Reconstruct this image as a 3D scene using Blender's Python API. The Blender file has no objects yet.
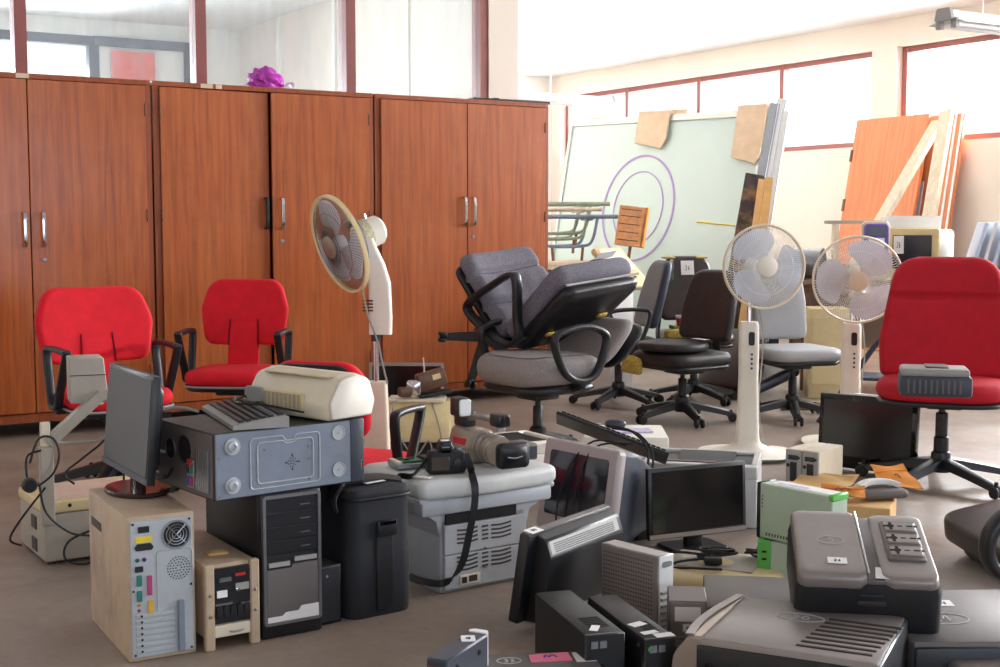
import bpy, bmesh, math, random
from mathutils import Vector, Matrix
random.seed(7)
scn = bpy.context.scene
COL = scn.collection
PI = math.pi
R = math.radians

# ---------------------------------------------------------------- camera, world, lights, exposure
FPX, CAMZ = 1300.0, 1.2
PITCH = math.atan((333.5 - 224.0) / FPX)
cam_d = bpy.data.cameras.new('camera')
cam_d.sensor_width = 36.0
cam_d.lens = FPX / 1000.0 * 36.0
cam_d.clip_end = 200
cam = bpy.data.objects.new('camera', cam_d)
COL.objects.link(cam)
cam.location = (0, 0, CAMZ)
cam.rotation_euler = (PI / 2 - PITCH, 0, 0)
scn.camera = cam
scn.view_settings.view_transform = 'Standard'
scn.view_settings.look = 'None'
scn.view_settings.gamma = 1.0
scn.view_settings.use_curve_mapping = False
scn.view_settings.exposure = EXPOSURE = 0.0

world = bpy.data.worlds.new('world')
scn.world = world
world.use_nodes = True
wb = world.node_tree.nodes['Background']
wb.inputs[0].default_value = (0.93, 0.96, 1.0, 1)
wb.inputs[1].default_value = 1.0

CAB_YAW = R(31.6)                       # run of the cabinets and the partition
DX = Vector((math.cos(CAB_YAW), math.sin(CAB_YAW), 0))      # along the cabinets
DY = Vector((-math.sin(CAB_YAW), math.cos(CAB_YAW), 0))     # away behind the cabinets; also along the window wall
CEIL = 3.2
WIN_P = Vector((2.727, 14.77, 0))       # a point on the window wall


def area_light(name, loc, direction, sx, sy, power, col):
    d = bpy.data.lights.new(name, 'AREA')
    d.shape = 'RECTANGLE'
    d.size, d.size_y, d.energy, d.color = sx, sy, power, col
    o = bpy.data.objects.new(name, d)
    COL.objects.link(o)
    o.location = loc
    o.rotation_euler = Vector(direction).to_track_quat('-Z', 'Y').to_euler()
    return o


# daylight entering through the strip windows of the long window wall (one light behind each opening)


def wall_t(u):
    """distance along the window wall where the photograph's column u meets it"""
    k = (u - 500) / FPX / (math.cos(PITCH) + (333.5 - 224) / FPX * math.sin(PITCH))
    return (k * WIN_P.y - WIN_P.x) / (-DY.x + k * DY.y)


WINDOWS = [(wall_t(560), wall_t(868)), (wall_t(892), 8.6), (9.0, 14.2)]       # spans along the wall, towards the camera
for i, (a, b) in enumerate(WINDOWS):
    c = WIN_P - DY * ((a + b) / 2) + DX * 0.30
    area_light('window_daylight', (c.x, c.y, 2.46), -DX, b - a - .1, 0.9, 170 * (b - a), (1.0, 0.985, 0.965))


# ---------------------------------------------------------------- pixel -> place helpers
def ray(u, v):
    a, b = (u - 500) / FPX, (333.5 - v) / FPX
    c, s = math.cos(PITCH), math.sin(PITCH)
    return Vector((a, c + b * s, -s + b * c))


def W(u, v, z=0.0):
    d = ray(u, v)
    t = (z - CAMZ) / d.z
    return Vector((d.x * t, d.y * t, z))


def AT(u, v, Y):
    d = ray(u, v)
    t = Y / d.y
    return Vector((d.x * t, Y, CAMZ + d.z * t))


def yaw(p, q):
    return math.atan2(q.y - p.y, q.x - p.x)


# ---------------------------------------------------------------- materials
MATS = {}


def lin(c):
    out = []
    for x in c[:3]:
        x /= 255.0
        out.append(x / 12.92 if x <= 0.04045 else ((x + 0.055) / 1.055) ** 2.4)
    return (*out, 1.0)


def mat(name, col, rough=0.5, metal=0.0, var=0.12, scale=9.0, bump=0.0, bscale=120.0, dirt=None, dirt_amt=0.35,
        coat=0.0, emit=None, alpha=None, trans=0.0, stretch=(1, 1, 1), spec=0.5):
    if name in MATS:
        return MATS[name]
    m = bpy.data.materials.new(name)
    m.use_nodes = True
    nt = m.node_tree
    N, L = nt.nodes, nt.links
    b = N['Principled BSDF']
    b.inputs['Roughness'].default_value = rough
    b.inputs['Metallic'].default_value = metal
    b.inputs['Coat Weight'].default_value = coat
    b.inputs['Specular IOR Level'].default_value = spec
    b.inputs['Transmission Weight'].default_value = trans
    c = lin(col)
    tc = N.new('ShaderNodeTexCoord')
    mp = N.new('ShaderNodeMapping')
    mp.inputs['Scale'].default_value = stretch
    L.new(tc.outputs['Object'], mp.inputs['Vector'])
    n1 = N.new('ShaderNodeTexNoise')
    n1.inputs['Scale'].default_value = scale
    n1.inputs['Detail'].default_value = 6
    n1.inputs['Roughness'].default_value = 0.62
    L.new(mp.outputs[0], n1.inputs['Vector'])
    rmp = N.new('ShaderNodeValToRGB')
    e = rmp.color_ramp.elements
    e[0].position, e[1].position = 0.32, 0.70
    lo = [x * (1 - var) for x in c[:3]]
    hi = [min(1, x * (1 + var)) for x in c[:3]]
    e[0].color, e[1].color = (*lo, 1), (*hi, 1)
    L.new(n1.outputs[0], rmp.inputs[0])
    out = rmp.outputs[0]
    if dirt is not None:
        n2 = N.new('ShaderNodeTexNoise')
        n2.inputs['Scale'].default_value = scale * 0.45
        n2.inputs['Detail'].default_value = 9
        n2.inputs['Roughness'].default_value = 0.7
        L.new(mp.outputs[0], n2.inputs['Vector'])
        r2 = N.new('ShaderNodeValToRGB')
        r2.color_ramp.elements[0].position, r2.color_ramp.elements[1].position = 0.47, 0.72
        r2.color_ramp.elements[1].color = (dirt_amt, dirt_amt, dirt_amt, 1)
        L.new(n2.outputs[0], r2.inputs[0])
        mx = N.new('ShaderNodeMix')
        mx.data_type = 'RGBA'
        L.new(r2.outputs[0], mx.inputs[0])
        L.new(out, mx.inputs[6])
        mx.inputs[7].default_value = lin(dirt)
        out = mx.outputs[2]
    L.new(out, b.inputs['Base Color'])
    if bump:
        n3 = N.new('ShaderNodeTexNoise')
        n3.inputs['Scale'].default_value = bscale
        n3.inputs['Detail'].default_value = 3
        L.new(mp.outputs[0], n3.inputs['Vector'])
        bp = N.new('ShaderNodeBump')
        bp.inputs['Strength'].default_value = bump
        bp.inputs['Distance'].default_value = 0.004
        L.new(n3.outputs[0], bp.inputs['Height'])
        L.new(bp.outputs[0], b.inputs['Normal'])
    if emit:
        b.inputs['Emission Color'].default_value = lin(emit[0])
        b.inputs['Emission Strength'].default_value = emit[1]
    if alpha is not None:
        b.inputs['Alpha'].default_value = alpha
    MATS[name] = m
    return m


def glass_mat(name, tint, haze, hazecol, rough=0.02, dust_scale=3.0):
    """a real pane: mostly see-through, a clear reflection and a film of dust"""
    m = bpy.data.materials.new(name)
    m.use_nodes = True
    nt = m.node_tree
    N, L = nt.nodes, nt.links
    N.remove(N['Principled BSDF'])
    out = N['Material Output']
    tr = N.new('ShaderNodeBsdfTransparent')
    tr.inputs[0].default_value = lin(tint)
    gl = N.new('ShaderNodeBsdfGlossy')
    gl.inputs['Roughness'].default_value = rough
    df = N.new('ShaderNodeBsdfDiffuse')
    df.inputs[0].default_value = lin(hazecol)
    fr = N.new('ShaderNodeFresnel')
    fr.inputs[0].default_value = 1.45
    m1 = N.new('ShaderNodeMixShader')
    L.new(fr.outputs[0], m1.inputs[0])
    L.new(tr.outputs[0], m1.inputs[1])
    L.new(gl.outputs[0], m1.inputs[2])
    tc = N.new('ShaderNodeTexCoord')
    mp = N.new('ShaderNodeMapping')
    mp.inputs['Scale'].default_value = (3, 3, .7)
    L.new(tc.outputs['Object'], mp.inputs[0])
    nz = N.new('ShaderNodeTexNoise')
    nz.inputs['Scale'].default_value = dust_scale
    nz.inputs['Detail'].default_value = 8
    L.new(mp.outputs[0], nz.inputs['Vector'])
    mr = N.new('ShaderNodeMapRange')
    mr.inputs[1].default_value, mr.inputs[2].default_value = .3, .75
    mr.inputs[3].default_value, mr.inputs[4].default_value = haze * .6, haze * 1.5
    L.new(nz.outputs[0], mr.inputs[0])
    m2 = N.new('ShaderNodeMixShader')
    L.new(mr.outputs[0], m2.inputs[0])
    L.new(m1.outputs[0], m2.inputs[1])
    L.new(df.outputs[0], m2.inputs[2])
    L.new(m2.outputs[0], out.inputs[0])
    MATS[name] = m
    return m


def wood_mat(name, col, dark, rough=0.35, scale=6.0, wear=None, coat=0.25, stretch=(7, 7, .35)):
    m = bpy.data.materials.new(name)
    m.use_nodes = True
    nt = m.node_tree
    N, L = nt.nodes, nt.links
    b = N['Principled BSDF']
    b.inputs['Roughness'].default_value = rough
    b.inputs['Coat Weight'].default_value = coat
    b.inputs['Coat Roughness'].default_value = .22
    tc = N.new('ShaderNodeTexCoord')
    mp = N.new('ShaderNodeMapping')
    mp.inputs['Scale'].default_value = stretch
    L.new(tc.outputs['Object'], mp.inputs[0])
    n1 = N.new('ShaderNodeTexNoise')
    n1.inputs['Scale'].default_value = scale
    n1.inputs['Detail'].default_value = 8
    n1.inputs['Roughness'].default_value = .6
    n1.inputs['Distortion'].default_value = .6
    L.new(mp.outputs[0], n1.inputs['Vector'])
    r1 = N.new('ShaderNodeValToRGB')
    r1.color_ramp.elements[0].position, r1.color_ramp.elements[1].position = .3, .7
    r1.color_ramp.elements[0].color, r1.color_ramp.elements[1].color = lin(dark), lin(col)
    L.new(n1.outputs[0], r1.inputs[0])
    out = r1.outputs[0]
    if wear:
        n2 = N.new('ShaderNodeTexNoise')
        n2.inputs['Scale'].default_value = 2.2
        n2.inputs['Detail'].default_value = 10
        n2.inputs['Roughness'].default_value = .68
        L.new(tc.outputs['Object'], n2.inputs['Vector'])
        r2 = N.new('ShaderNodeValToRGB')
        r2.color_ramp.elements[0].position, r2.color_ramp.elements[1].position = .5, .78
        r2.color_ramp.elements[1].color = (.35, .35, .35, 1)
        L.new(n2.outputs[0], r2.inputs[0])
        mx = N.new('ShaderNodeMix')
        mx.data_type = 'RGBA'
        L.new(r2.outputs[0], mx.inputs[0])
        L.new(out, mx.inputs[6])
        mx.inputs[7].default_value = lin(wear)
        out = mx.outputs[2]
    L.new(out, b.inputs['Base Color'])
    bp = N.new('ShaderNodeBump')
    bp.inputs['Strength'].default_value = .06
    bp.inputs['Distance'].default_value = .003
    L.new(n1.outputs[0], bp.inputs['Height'])
    L.new(bp.outputs[0], b.inputs['Normal'])
    MATS[name] = m
    return m


# ---------------------------------------------------------------- mesh builder
def rpoly(pts, rad, n=5):
    """polygon with rounded corners; rad = one radius or one per corner"""
    out = []
    k = len(pts)
    rads = rad if isinstance(rad, (list, tuple)) else [rad] * k
    for i in range(k):
        p, a, b = Vector(pts[i]), Vector(pts[i - 1]), Vector(pts[(i + 1) % k])
        r = rads[i]
        if r <= 1e-5:
            out.append((p.x, p.y))
            continue
        da, db = (a - p), (b - p)
        la, lb = da.length, db.length
        da.normalize(); db.normalize()
        cosv = max(-.999, min(.999, da.dot(db)))
        half = math.acos(cosv) / 2
        t = min(r / math.tan(half), la * .49, lb * .49)
        q0, q1 = p + da * t, p + db * t
        for j in range(n + 1):
            s = j / n
            # quadratic blend close to an arc
            w0, w1, w2 = (1 - s) ** 2, 2 * s * (1 - s) * .8, s ** 2
            ws = w0 + w1 + w2
            q = (q0 * w0 + p * w1 + q1 * w2) / ws
            out.append((q.x, q.y))
    return out


def rrect(w, h, r, n=5, cx=0, cy=0):
    return rpoly([(cx - w / 2, cy - h / 2), (cx + w / 2, cy - h / 2), (cx + w / 2, cy + h / 2), (cx - w / 2, cy + h / 2)], r, n)


def crom(pts, n=6, closed=False):
    P = [Vector(p) for p in pts]
    k = len(P)
    out = []
    rng = range(k) if closed else range(k - 1)
    for i in rng:
        if closed:
            p0, p1, p2, p3 = P[i - 1], P[i], P[(i + 1) % k], P[(i + 2) % k]
        else:
            p0, p1, p2, p3 = P[max(i - 1, 0)], P[i], P[i + 1], P[min(i + 2, k - 1)]
        for j in range(n):
            t = j / n
            out.append(.5 * ((2 * p1) + (p2 - p0) * t + (2 * p0 - 5 * p1 + 4 * p2 - p3) * t * t + (3 * p1 - p0 - 3 * p2 + p3) * t ** 3))
    if not closed:
        out.append(P[-1].copy())
    return out


class MB:
    def __init__(self):
        self.v, self.f = [], []

    def add(self, verts, faces, M=None):
        o = len(self.v)
        for p in verts:
            p = Vector(p)
            self.v.append(M @ p if M else p)
        for f in faces:
            self.f.append([i + o for i in f])
        return self

    def box(self, x0, x1, y0, y1, z0, z1, bev=0.0, seg=2, M=None):
        if bev <= 0:
            vs = [(x, y, z) for z in (z0, z1) for y in (y0, y1) for x in (x0, x1)]
            return self.add(vs, [(0, 2, 3, 1), (4, 5, 7, 6), (0, 1, 5, 4), (2, 6, 7, 3), (0, 4, 6, 2), (1, 3, 7, 5)], M)
        bm = bmesh.new()
        bmesh.ops.create_cube(bm, size=1)
        for v in bm.verts:
            v.co = Vector(((x0 + x1) / 2 + v.co.x * (x1 - x0), (y0 + y1) / 2 + v.co.y * (y1 - y0), (z0 + z1) / 2 + v.co.z * (z1 - z0)))
        bev = min(bev, .49 * min(x1 - x0, y1 - y0, z1 - z0))
        bmesh.ops.bevel(bm, geom=list(bm.edges), offset=bev, segments=seg, profile=.5, affect='EDGES')
        return self.take(bm, M)

    def take(self, bm, M=None):
        bm.verts.index_update()
        self.add([v.co.copy() for v in bm.verts], [[v.index for v in f.verts] for f in bm.faces], M)
        bm.free()
        return self

    def tube(self, pts, r, seg=8, closed=False, N=None, flat=None, M=None, caps=True, taper=None):
        """pipe along pts; flat = (half width along N, half thickness) gives an oval/flat section"""
        P = [Vector(p) for p in pts]
        k = len(P)
        verts, faces = [], []
        T = []
        for i in range(k):
            a = P[i - 1] if (closed or i > 0) else P[i]
            b = P[(i + 1) % k] if (closed or i < k - 1) else P[i]
            t = (b - a)
            T.append(t.normalized() if t.length > 1e-9 else Vector((0, 0, 1)))
        if N is not None:
            Nv = Vector(N).normalized()
        ref = Vector((0, 0, 1)) if abs(T[0].z) < .9 else Vector((1, 0, 0))
        n = T[0].cross(ref).normalized()
        for i in range(k):
            if N is not None:
                a = (Nv - T[i] * Nv.dot(T[i])).normalized()
            else:
                n = (n - T[i] * n.dot(T[i]))
                n = n.normalized() if n.length > 1e-9 else T[i].orthogonal().normalized()
                a = n
            b = T[i].cross(a)
            rr = r * (taper[0] + (taper[1] - taper[0]) * i / max(1, k - 1)) if taper else r
            ra, rb = flat if flat else (rr, rr)
            for j in range(seg):
                th = 2 * PI * j / seg
                if flat and seg == 4:
                    sx, sy = ((1, 1), (-1, 1), (-1, -1), (1, -1))[j]
                    verts.append(P[i] + a * ra * sx + b * rb * sy)
                elif flat:
                    cx, sx = math.cos(th), math.sin(th)
                    e = .55
                    verts.append(P[i] + a * ra * math.copysign(abs(cx) ** e, cx) + b * rb * math.copysign(abs(sx) ** e, sx))
                else:
                    verts.append(P[i] + a * ra * math.cos(th) + b * rb * math.sin(th))
        m = k if closed else k - 1
        for i in range(m):
            for j in range(seg):
                i2, j2 = (i + 1) % k, (j + 1) % seg
                faces.append((i * seg + j, i * seg + j2, i2 * seg + j2, i2 * seg + j))
        if caps and not closed:
            faces.append(tuple(reversed(range(seg))))
            faces.append(tuple((k - 1) * seg + j for j in range(seg)))
        return self.add(verts, faces, M)

    def cyl(self, p0, p1, r0, r1=None, seg=16, M=None):
        r1 = r0 if r1 is None else r1
        return self.tube([p0, p1], 1, seg, M=M, taper=(r0, r1))

    def lathe(self, prof, seg=24, M=None):
        """profile [(r, z)...] revolved about z"""
        verts, faces = [], []
        for (r, z) in prof:
            for j in range(seg):
                th = 2 * PI * j / seg
                verts.append((r * math.cos(th), r * math.sin(th), z))
        k = len(prof)
        for i in range(k - 1):
            for j in range(seg):
                j2 = (j + 1) % seg
                faces.append((i * seg + j, i * seg + j2, (i + 1) * seg + j2, (i + 1) * seg + j))
        faces.append(tuple(reversed(range(seg))))
        faces.append(tuple((k - 1) * seg + j for j in range(seg)))
        return self.add(verts, faces, M)

    def prism(self, poly, h, M=None, z0=0.0, bev=0.0):
        """2-D outline (x, y) raised along z; bev chamfers both rims"""
        k = len(poly)
        cx = sum(p[0] for p in poly) / k
        cy = sum(p[1] for p in poly) / k
        ar = sum(math.hypot(p[0] - cx, p[1] - cy) for p in poly) / k
        lv = [(z0, 1.0), (z0 + h, 1.0)] if bev <= 0 else [(z0, 1 - bev / ar), (z0 + bev, 1), (z0 + h - bev, 1), (z0 + h, 1 - bev / ar)]
        verts, faces = [], []
        for z, s in lv:
            for p in poly:
                verts.append((cx + (p[0] - cx) * s, cy + (p[1] - cy) * s, z))
        for i in range(len(lv) - 1):
            for j in range(k):
                j2 = (j + 1) % k
                faces.append((i * k + j, i * k + j2, (i + 1) * k + j2, (i + 1) * k + j))
        faces.append(tuple(reversed(range(k))))
        faces.append(tuple((len(lv) - 1) * k + j for j in range(k)))
        return self.add(verts, faces, M)

    def pad(self, poly, t, r=None, crown=0.0, fn=None, M=None, back_flat=False):
        """upholstered pad: outline in x,y, thickness t along z (0..t), soft edges, crowned front"""
        r = r if r is not None else t * .45
        k = len(poly)
        cx = sum(p[0] for p in poly) / k
        cy = sum(p[1] for p in poly) / k
        ar = sum(math.hypot(p[0] - cx, p[1] - cy) for p in poly) / k
        lv = [(0 - (0 if back_flat else crown * .3), 0.0), (0, .55)]
        nb = 4
        for j in range(nb + 1):
            a = PI / 2 * j / nb
            lv.append((r - r * math.cos(a), 1 - (r - r * math.sin(a)) / ar))
        for j in range(nb + 1):
            a = PI / 2 * j / nb
            lv.append((t - r + r * math.sin(a), 1 - (r - r * math.cos(a)) / ar))
        for s in (.8, .6, .4, .2, 0.0):
            lv.append((t + crown * (1 - (s / .95) ** 2), s))
        verts, faces = [], []
        for z, s in lv:
            for p in poly:
                q = Vector((cx + (p[0] - cx) * s, cy + (p[1] - cy) * s, z))
                verts.append(Vector(fn(q)) if fn else q)
        for i in range(len(lv) - 1):
            for j in range(k):
                j2 = (j + 1) % k
                if lv[i][1] == 0.0:
                    faces.append((i * k, (i + 1) * k + j2, (i + 1) * k + j))
                elif lv[i + 1][1] == 0.0:
                    faces.append((i * k + j, i * k + j2, (i + 1) * k))
                else:
                    faces.append((i * k + j, i * k + j2, (i + 1) * k + j2, (i + 1) * k + j))
        # drop the duplicate centre points by pointing at the first of the ring
        used = sorted({i for f in faces for i in f})
        ren = {o: n for n, o in enumerate(used)}
        return self.add([verts[i] for i in used], [[ren[i] for i in f] for f in faces], M)

    def grid_pad(self, poly, h, t_front, t_back, fn, rows=36, cols=18, edge=.03, M=None):
        """upholstered panel on an outline (x, y in 0..h) with enough rows to carry stitched relief; fn maps (x, y, z)"""
        def half_w(y):
            xs_ = []
            k = len(poly)
            for i in range(k):
                (xa, ya), (xb, yb) = poly[i], poly[(i + 1) % k]
                if (ya - y) * (yb - y) <= 0 and abs(ya - yb) > 1e-9:
                    xs_.append(abs(xa + (xb - xa) * (y - ya) / (yb - ya)))
            return max(xs_) if xs_ else .01
        P, Fc = [], []
        for side in (0, 1):
            for i in range(rows + 1):
                y = .0005 + (h - .001) * (.5 - .5 * math.cos(PI * i / rows) * (1 if i in (0, rows) else 1)) if False else .0005 + (h - .001) * i / rows
                hw = half_w(y)
                ey = min(1, min(y, h - y) / edge)
                for j in range(cols + 1):
                    s = -math.cos(PI * j / cols)
                    ex = min(1, (1 - abs(s)) * hw / edge)
                    e = math.sqrt(max(0, 1 - (1 - ex) ** 2)) * math.sqrt(max(0, 1 - (1 - ey) ** 2))
                    P.append(Vector(fn(Vector((s * hw, y, t_front * e if side == 0 else -t_back * e)), side)))
        nn = (rows + 1) * (cols + 1)
        for side in (0, 1):
            for i in range(rows):
                for j in range(cols):
                    a = side * nn + i * (cols + 1) + j
                    Fc.append((a, a + 1, a + cols + 2, a + cols + 1))
        # close the rim between the two skins
        rim = [j for j in range(cols + 1)] + [i * (cols + 1) + cols for i in range(1, rows + 1)] + [rows * (cols + 1) + j for j in range(cols - 1, -1, -1)] + [i * (cols + 1) for i in range(rows - 1, 0, -1)]
        for i in range(len(rim)):
            a, b = rim[i], rim[(i + 1) % len(rim)]
            Fc.append((a, b, b + nn, a + nn))
        return self.add(P, Fc, M)

    def build(self, name, material, parent=None, smooth=38, label=None, loc=None, rotz=0.0):
        me = bpy.data.meshes.new(name)
        me.from_pydata([tuple(p) for p in self.v], [], self.f)
        bm = bmesh.new()
        bm.from_mesh(me)
        bmesh.ops.recalc_face_normals(bm, faces=bm.faces)
        bm.to_mesh(me)
        bm.free()
        me.materials.append(MATS[material] if isinstance(material, str) else material)
        if smooth:
            for p in me.polygons:
                p.use_smooth = True
            me.set_sharp_from_angle(angle=R(smooth))
        o = bpy.data.objects.new(name, me)
        COL.objects.link(o)
        if parent is not None:
            o.parent = parent
        if loc is not None:
            o.location = loc
            o.rotation_euler = (0, 0, rotz)
        if label:
            o['label'] = label
        return o


def tag(o, label, cat, group=None):
    o['label'] = label
    o['category'] = cat
    if group:
        o['group'] = group
    return o


def thing(name, label, cat, loc=(0, 0, 0), rotz=0.0, group=None, rot=None):
    o = bpy.data.objects.new(name, None)
    o.empty_display_size = .05
    COL.objects.link(o)
    o.location = loc
    if rot is not None:
        o.rotation_euler = rot
    else:
        o.rotation_euler = (0, 0, rotz)
    return tag(o, label, cat, group)


def struct(o):
    o['kind'] = 'structure'
    return o


def stuff(o):
    o['kind'] = 'stuff'
    return o


def mesh_copy(o, parent, loc=None, M=None):
    c = o.copy()
    COL.objects.link(c)
    c.parent = parent
    if M is not None:
        c.matrix_local = M
    elif loc is not None:
        c.location = loc
    return c


def T(x, y, z):
    return Matrix.Translation((x, y, z))


def RX(a): return Matrix.Rotation(a, 4, 'X')
def RY(a): return Matrix.Rotation(a, 4, 'Y')
def RZ(a): return Matrix.Rotation(a, 4, 'Z')


FRONT = RX(PI / 2)           # local x,y of an outline -> x,z ; outline's +z -> -y (towards the viewer)

# pen strokes (unit square), used for the hand-written marks in the photograph
GLYPH = {
    '0': [[(.5, 0), (.15, .3), (.15, .7), (.5, 1), (.85, .7), (.85, .3), (.5, 0)]],
    '1': [[(.3, .8), (.55, 1), (.55, 0)]],
    '2': [[(.12, .78), (.45, 1), (.82, .8), (.6, .45), (.1, 0), (.9, .03)]],
    '3': [[(.15, .95), (.6, 1), (.8, .78), (.4, .55), (.82, .35), (.6, .02), (.1, .05)]],
    '4': [[(.65, 0), (.65, 1), (.1, .35), (.9, .35)]],
    '5': [[(.85, 1), (.3, 1), (.22, .58), (.6, .62), (.85, .35), (.6, .02), (.1, .06)]],
    '6': [[(.75, 1), (.3, .6), (.2, .25), (.5, 0), (.8, .25), (.55, .5), (.25, .35)]],
    '8': [[(.5, .52), (.2, .75), (.5, 1), (.8, .75), (.5, .52), (.15, .25), (.5, 0), (.85, .25), (.5, .52)]],
    'o': [[(.5, 0), (.15, .25), (.5, .5), (.85, .25), (.5, 0)]],
    'P': [[(.2, 0), (.2, 1), (.7, .95), (.75, .6), (.2, .5)]],
    'M': [[(0, 0), (.15, .9), (.4, .2), (.65, 1), (1, .1)]],
    '-': [[(.1, .5), (.9, .5)]],
}


def writing(text, h, w, M, material, parent, name='writing', oval=None, pen=.0025):
    """hand-written marks as thin raised strokes on the plane x,y of M"""
    b = MB()
    n = len(text)
    cw = w / max(1, n)
    for i, ch in enumerate(text):
        for st in GLYPH.get(ch, []):
            b.tube(crom([(-w / 2 + cw * (i + .1 + .8 * p[0]), h * (p[1] - .5), 0.0006) for p in st], 3), pen, 4, N=(0, 0, 1), flat=(.0004, pen), M=M)
    if oval:
        a, c = oval
        b.tube([(a * math.cos(2 * PI * j / 28), c * math.sin(2 * PI * j / 28), .0006) for j in range(28)], pen, 4, True, N=(0, 0, 1), flat=(.0004, pen), M=M)
    return b.build(name, material, parent, smooth=0)


def sticker(w, h, M, parent, material='paper_white', name='paper_label', text=None, ink='ink_purple', label=None):
    b = MB()
    b.prism(rpoly([(-w / 2, -h / 2), (w / 2, -h / 2 * .96), (w / 2 * .97, h / 2), (-w / 2, h / 2 * .97)], 0), .0012, M)
    o = b.build(name, material, parent, smooth=0, label=label)
    if text:
        writing(text, h * .32, w * .4, M @ T(0, 0, .0012), ink, o, pen=max(.0008, h * .014))
    return o
# ---------------------------------------------------------------- materials used
mat('red_fabric', (226, 4, 34), .8, var=.1, scale=14, bump=.15, bscale=900)
mat('red_fabric_deep', (186, 4, 32), .8, var=.1, scale=14, bump=.15, bscale=900)
mat('grey_fabric', (118, 114, 124), .9, var=.4, scale=150, bump=.3, bscale=900)
mat('grey_fabric_light', (150, 142, 140), .9, var=.3, scale=160, bump=.3, bscale=900)
mat('black_plastic', (27, 28, 32), .36, var=.12, dirt=(80, 74, 68), dirt_amt=.12)
mat('black_matte', (20, 20, 23), .5, var=.12, dirt=(72, 66, 60), dirt_amt=.12)
mat('black_gloss', (8, 8, 10), .08, var=.05)
mat('screen_black', (12, 12, 14), .16, var=.05)
mat('screen_grey', (46, 46, 50), .35, var=.05)
mat('screen_crt', (38, 38, 46), .08, var=.1)
mat('leather_black', (40, 36, 36), .5, var=.15, scale=20, bump=.15, bscale=260, dirt=(92, 84, 80), dirt_amt=.2)
mat('leather_brown', (58, 46, 42), .36, var=.15, scale=20, bump=.15, bscale=260)
mat('leather_blue', (44, 50, 68), .5, var=.12, scale=20)
mat('vinyl_grey', (165, 166, 168), .5, var=.06)
mat('foam_yellow', (196, 168, 78), .95, var=.35, scale=60, bump=.6, bscale=150)
mat('chrome', (205, 205, 210), .15, 1.0, var=.04)
mat('steel', (160, 163, 168), .32, 1.0, var=.08)
mat('aluminium', (214, 214, 212), .35, .6, var=.05)
mat('case_blue_grey', (136, 146, 162), .38, .25, var=.08, dirt=(100, 98, 98), dirt_amt=.25)
mat('case_dark', (60, 54, 52), .5, .2, var=.12, dirt=(104, 90, 78), dirt_amt=.4)
mat('rear_panel', (186, 192, 196), .4, .2, var=.06, dirt=(120, 112, 104), dirt_amt=.2)
mat('beige_case', (196, 172, 146), .6, var=.08, dirt=(120, 92, 70), dirt_amt=.6)
mat('cream_plastic', (232, 220, 196), .48, var=.04, dirt=(176, 156, 124), dirt_amt=.28)
mat('cream_light', (240, 234, 220), .45, var=.03, dirt=(190, 176, 150), dirt_amt=.2)
mat('cream_yellow', (226, 206, 156), .5, var=.05, dirt=(160, 134, 92), dirt_amt=.28)
mat('white_plastic', (236, 236, 234), .42, var=.03)
mat('grey_plastic', (160, 158, 154), .5, var=.05, dirt=(110, 100, 92), dirt_amt=.25)
mat('mfp_grey', (170, 173, 178), .5, var=.05, dirt=(128, 118, 108), dirt_amt=.28)
mat('mfp_lid', (206, 206, 204), .45, var=.04, dirt=(150, 140, 128), dirt_amt=.25)
mat('taupe_plastic', (176, 168, 156), .5, var=.05, dirt=(120, 108, 96), dirt_amt=.2)
mat('silver_plastic', (148, 140, 136), .34, .35, var=.05, dirt=(112, 104, 98), dirt_amt=.2)
mat('silver_dark', (112, 106, 104), .52, .3, var=.06, dirt=(84, 78, 74), dirt_amt=.2)
mat('mauve_plastic', (178, 166, 166), .45, .1, var=.05)
mat('slate_plastic', (62, 66, 78), .45, var=.08)
mat('pinkish_card', (196, 164, 148), .8, var=.06)
mat('pale_green', (188, 206, 182), .5, var=.04)
mat('leaf_green', (104, 196, 92), .5, var=.05)
mat('pcb_green', (38, 120, 78), .5, var=.3, scale=120)
mat('paper_white', (240, 238, 236), .8, var=.03)
mat('paper_lilac', (206, 196, 226), .8, var=.12, scale=40)
mat('paper_pink', (246, 130, 158), .8, var=.04)
mat('kraft', (226, 186, 128), .85, var=.06, scale=20)
mat('kraft_orange', (224, 146, 66), .85, var=.06, scale=20)
mat('cardboard', (226, 200, 172), .9, var=.08, scale=14)
mat('ink_purple', (120, 60, 150), .8, var=.02)
mat('ink_dark', (50, 44, 60), .8, var=.02)
mat('chalk', (196, 194, 192), .9, var=.02)
mat('port_magenta', (176, 60, 110), .5)
mat('port_teal', (40, 120, 110), .5)
mat('port_yellow', (214, 166, 60), .5)
mat('label_yellow', (238, 210, 40), .6)
mat('label_blue', (70, 90, 170), .6)
mat('red_plastic', (196, 40, 40), .4)
mat('bag_black', (34, 35, 40), .75, var=.12, scale=18, bump=.2, bscale=700)
mat('cable_black', (18, 18, 20), .5, var=.05)
mat('cable_grey', (150, 146, 138), .5, var=.05)
mat('blade_blue', (226, 232, 244), .2, alpha=.62, var=.04)
mat('blade_grey', (228, 230, 238), .25, alpha=.74, var=.04)
mat('wire_grey', (222, 218, 210), .4, .3)
mat('wire_dark', (92, 86, 80), .4, .3)
mat('frame_mauve', (150, 88, 82), .5, var=.08)
mat('wall_paint', (236, 224, 210), .85, var=.03, scale=2)
mat('wall_white', (242, 240, 234), .85, var=.02, scale=2)
mat('pale_wood', (222, 206, 182), .7, var=.1, scale=10, stretch=(6, 6, .5))
mat('tube_blue', (116, 134, 160), .45, var=.2, scale=30, dirt=(150, 104, 76), dirt_amt=.5)
mat('tube_green', (150, 164, 140), .5, var=.2, scale=30, dirt=(160, 130, 104), dirt_amt=.5)
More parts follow.
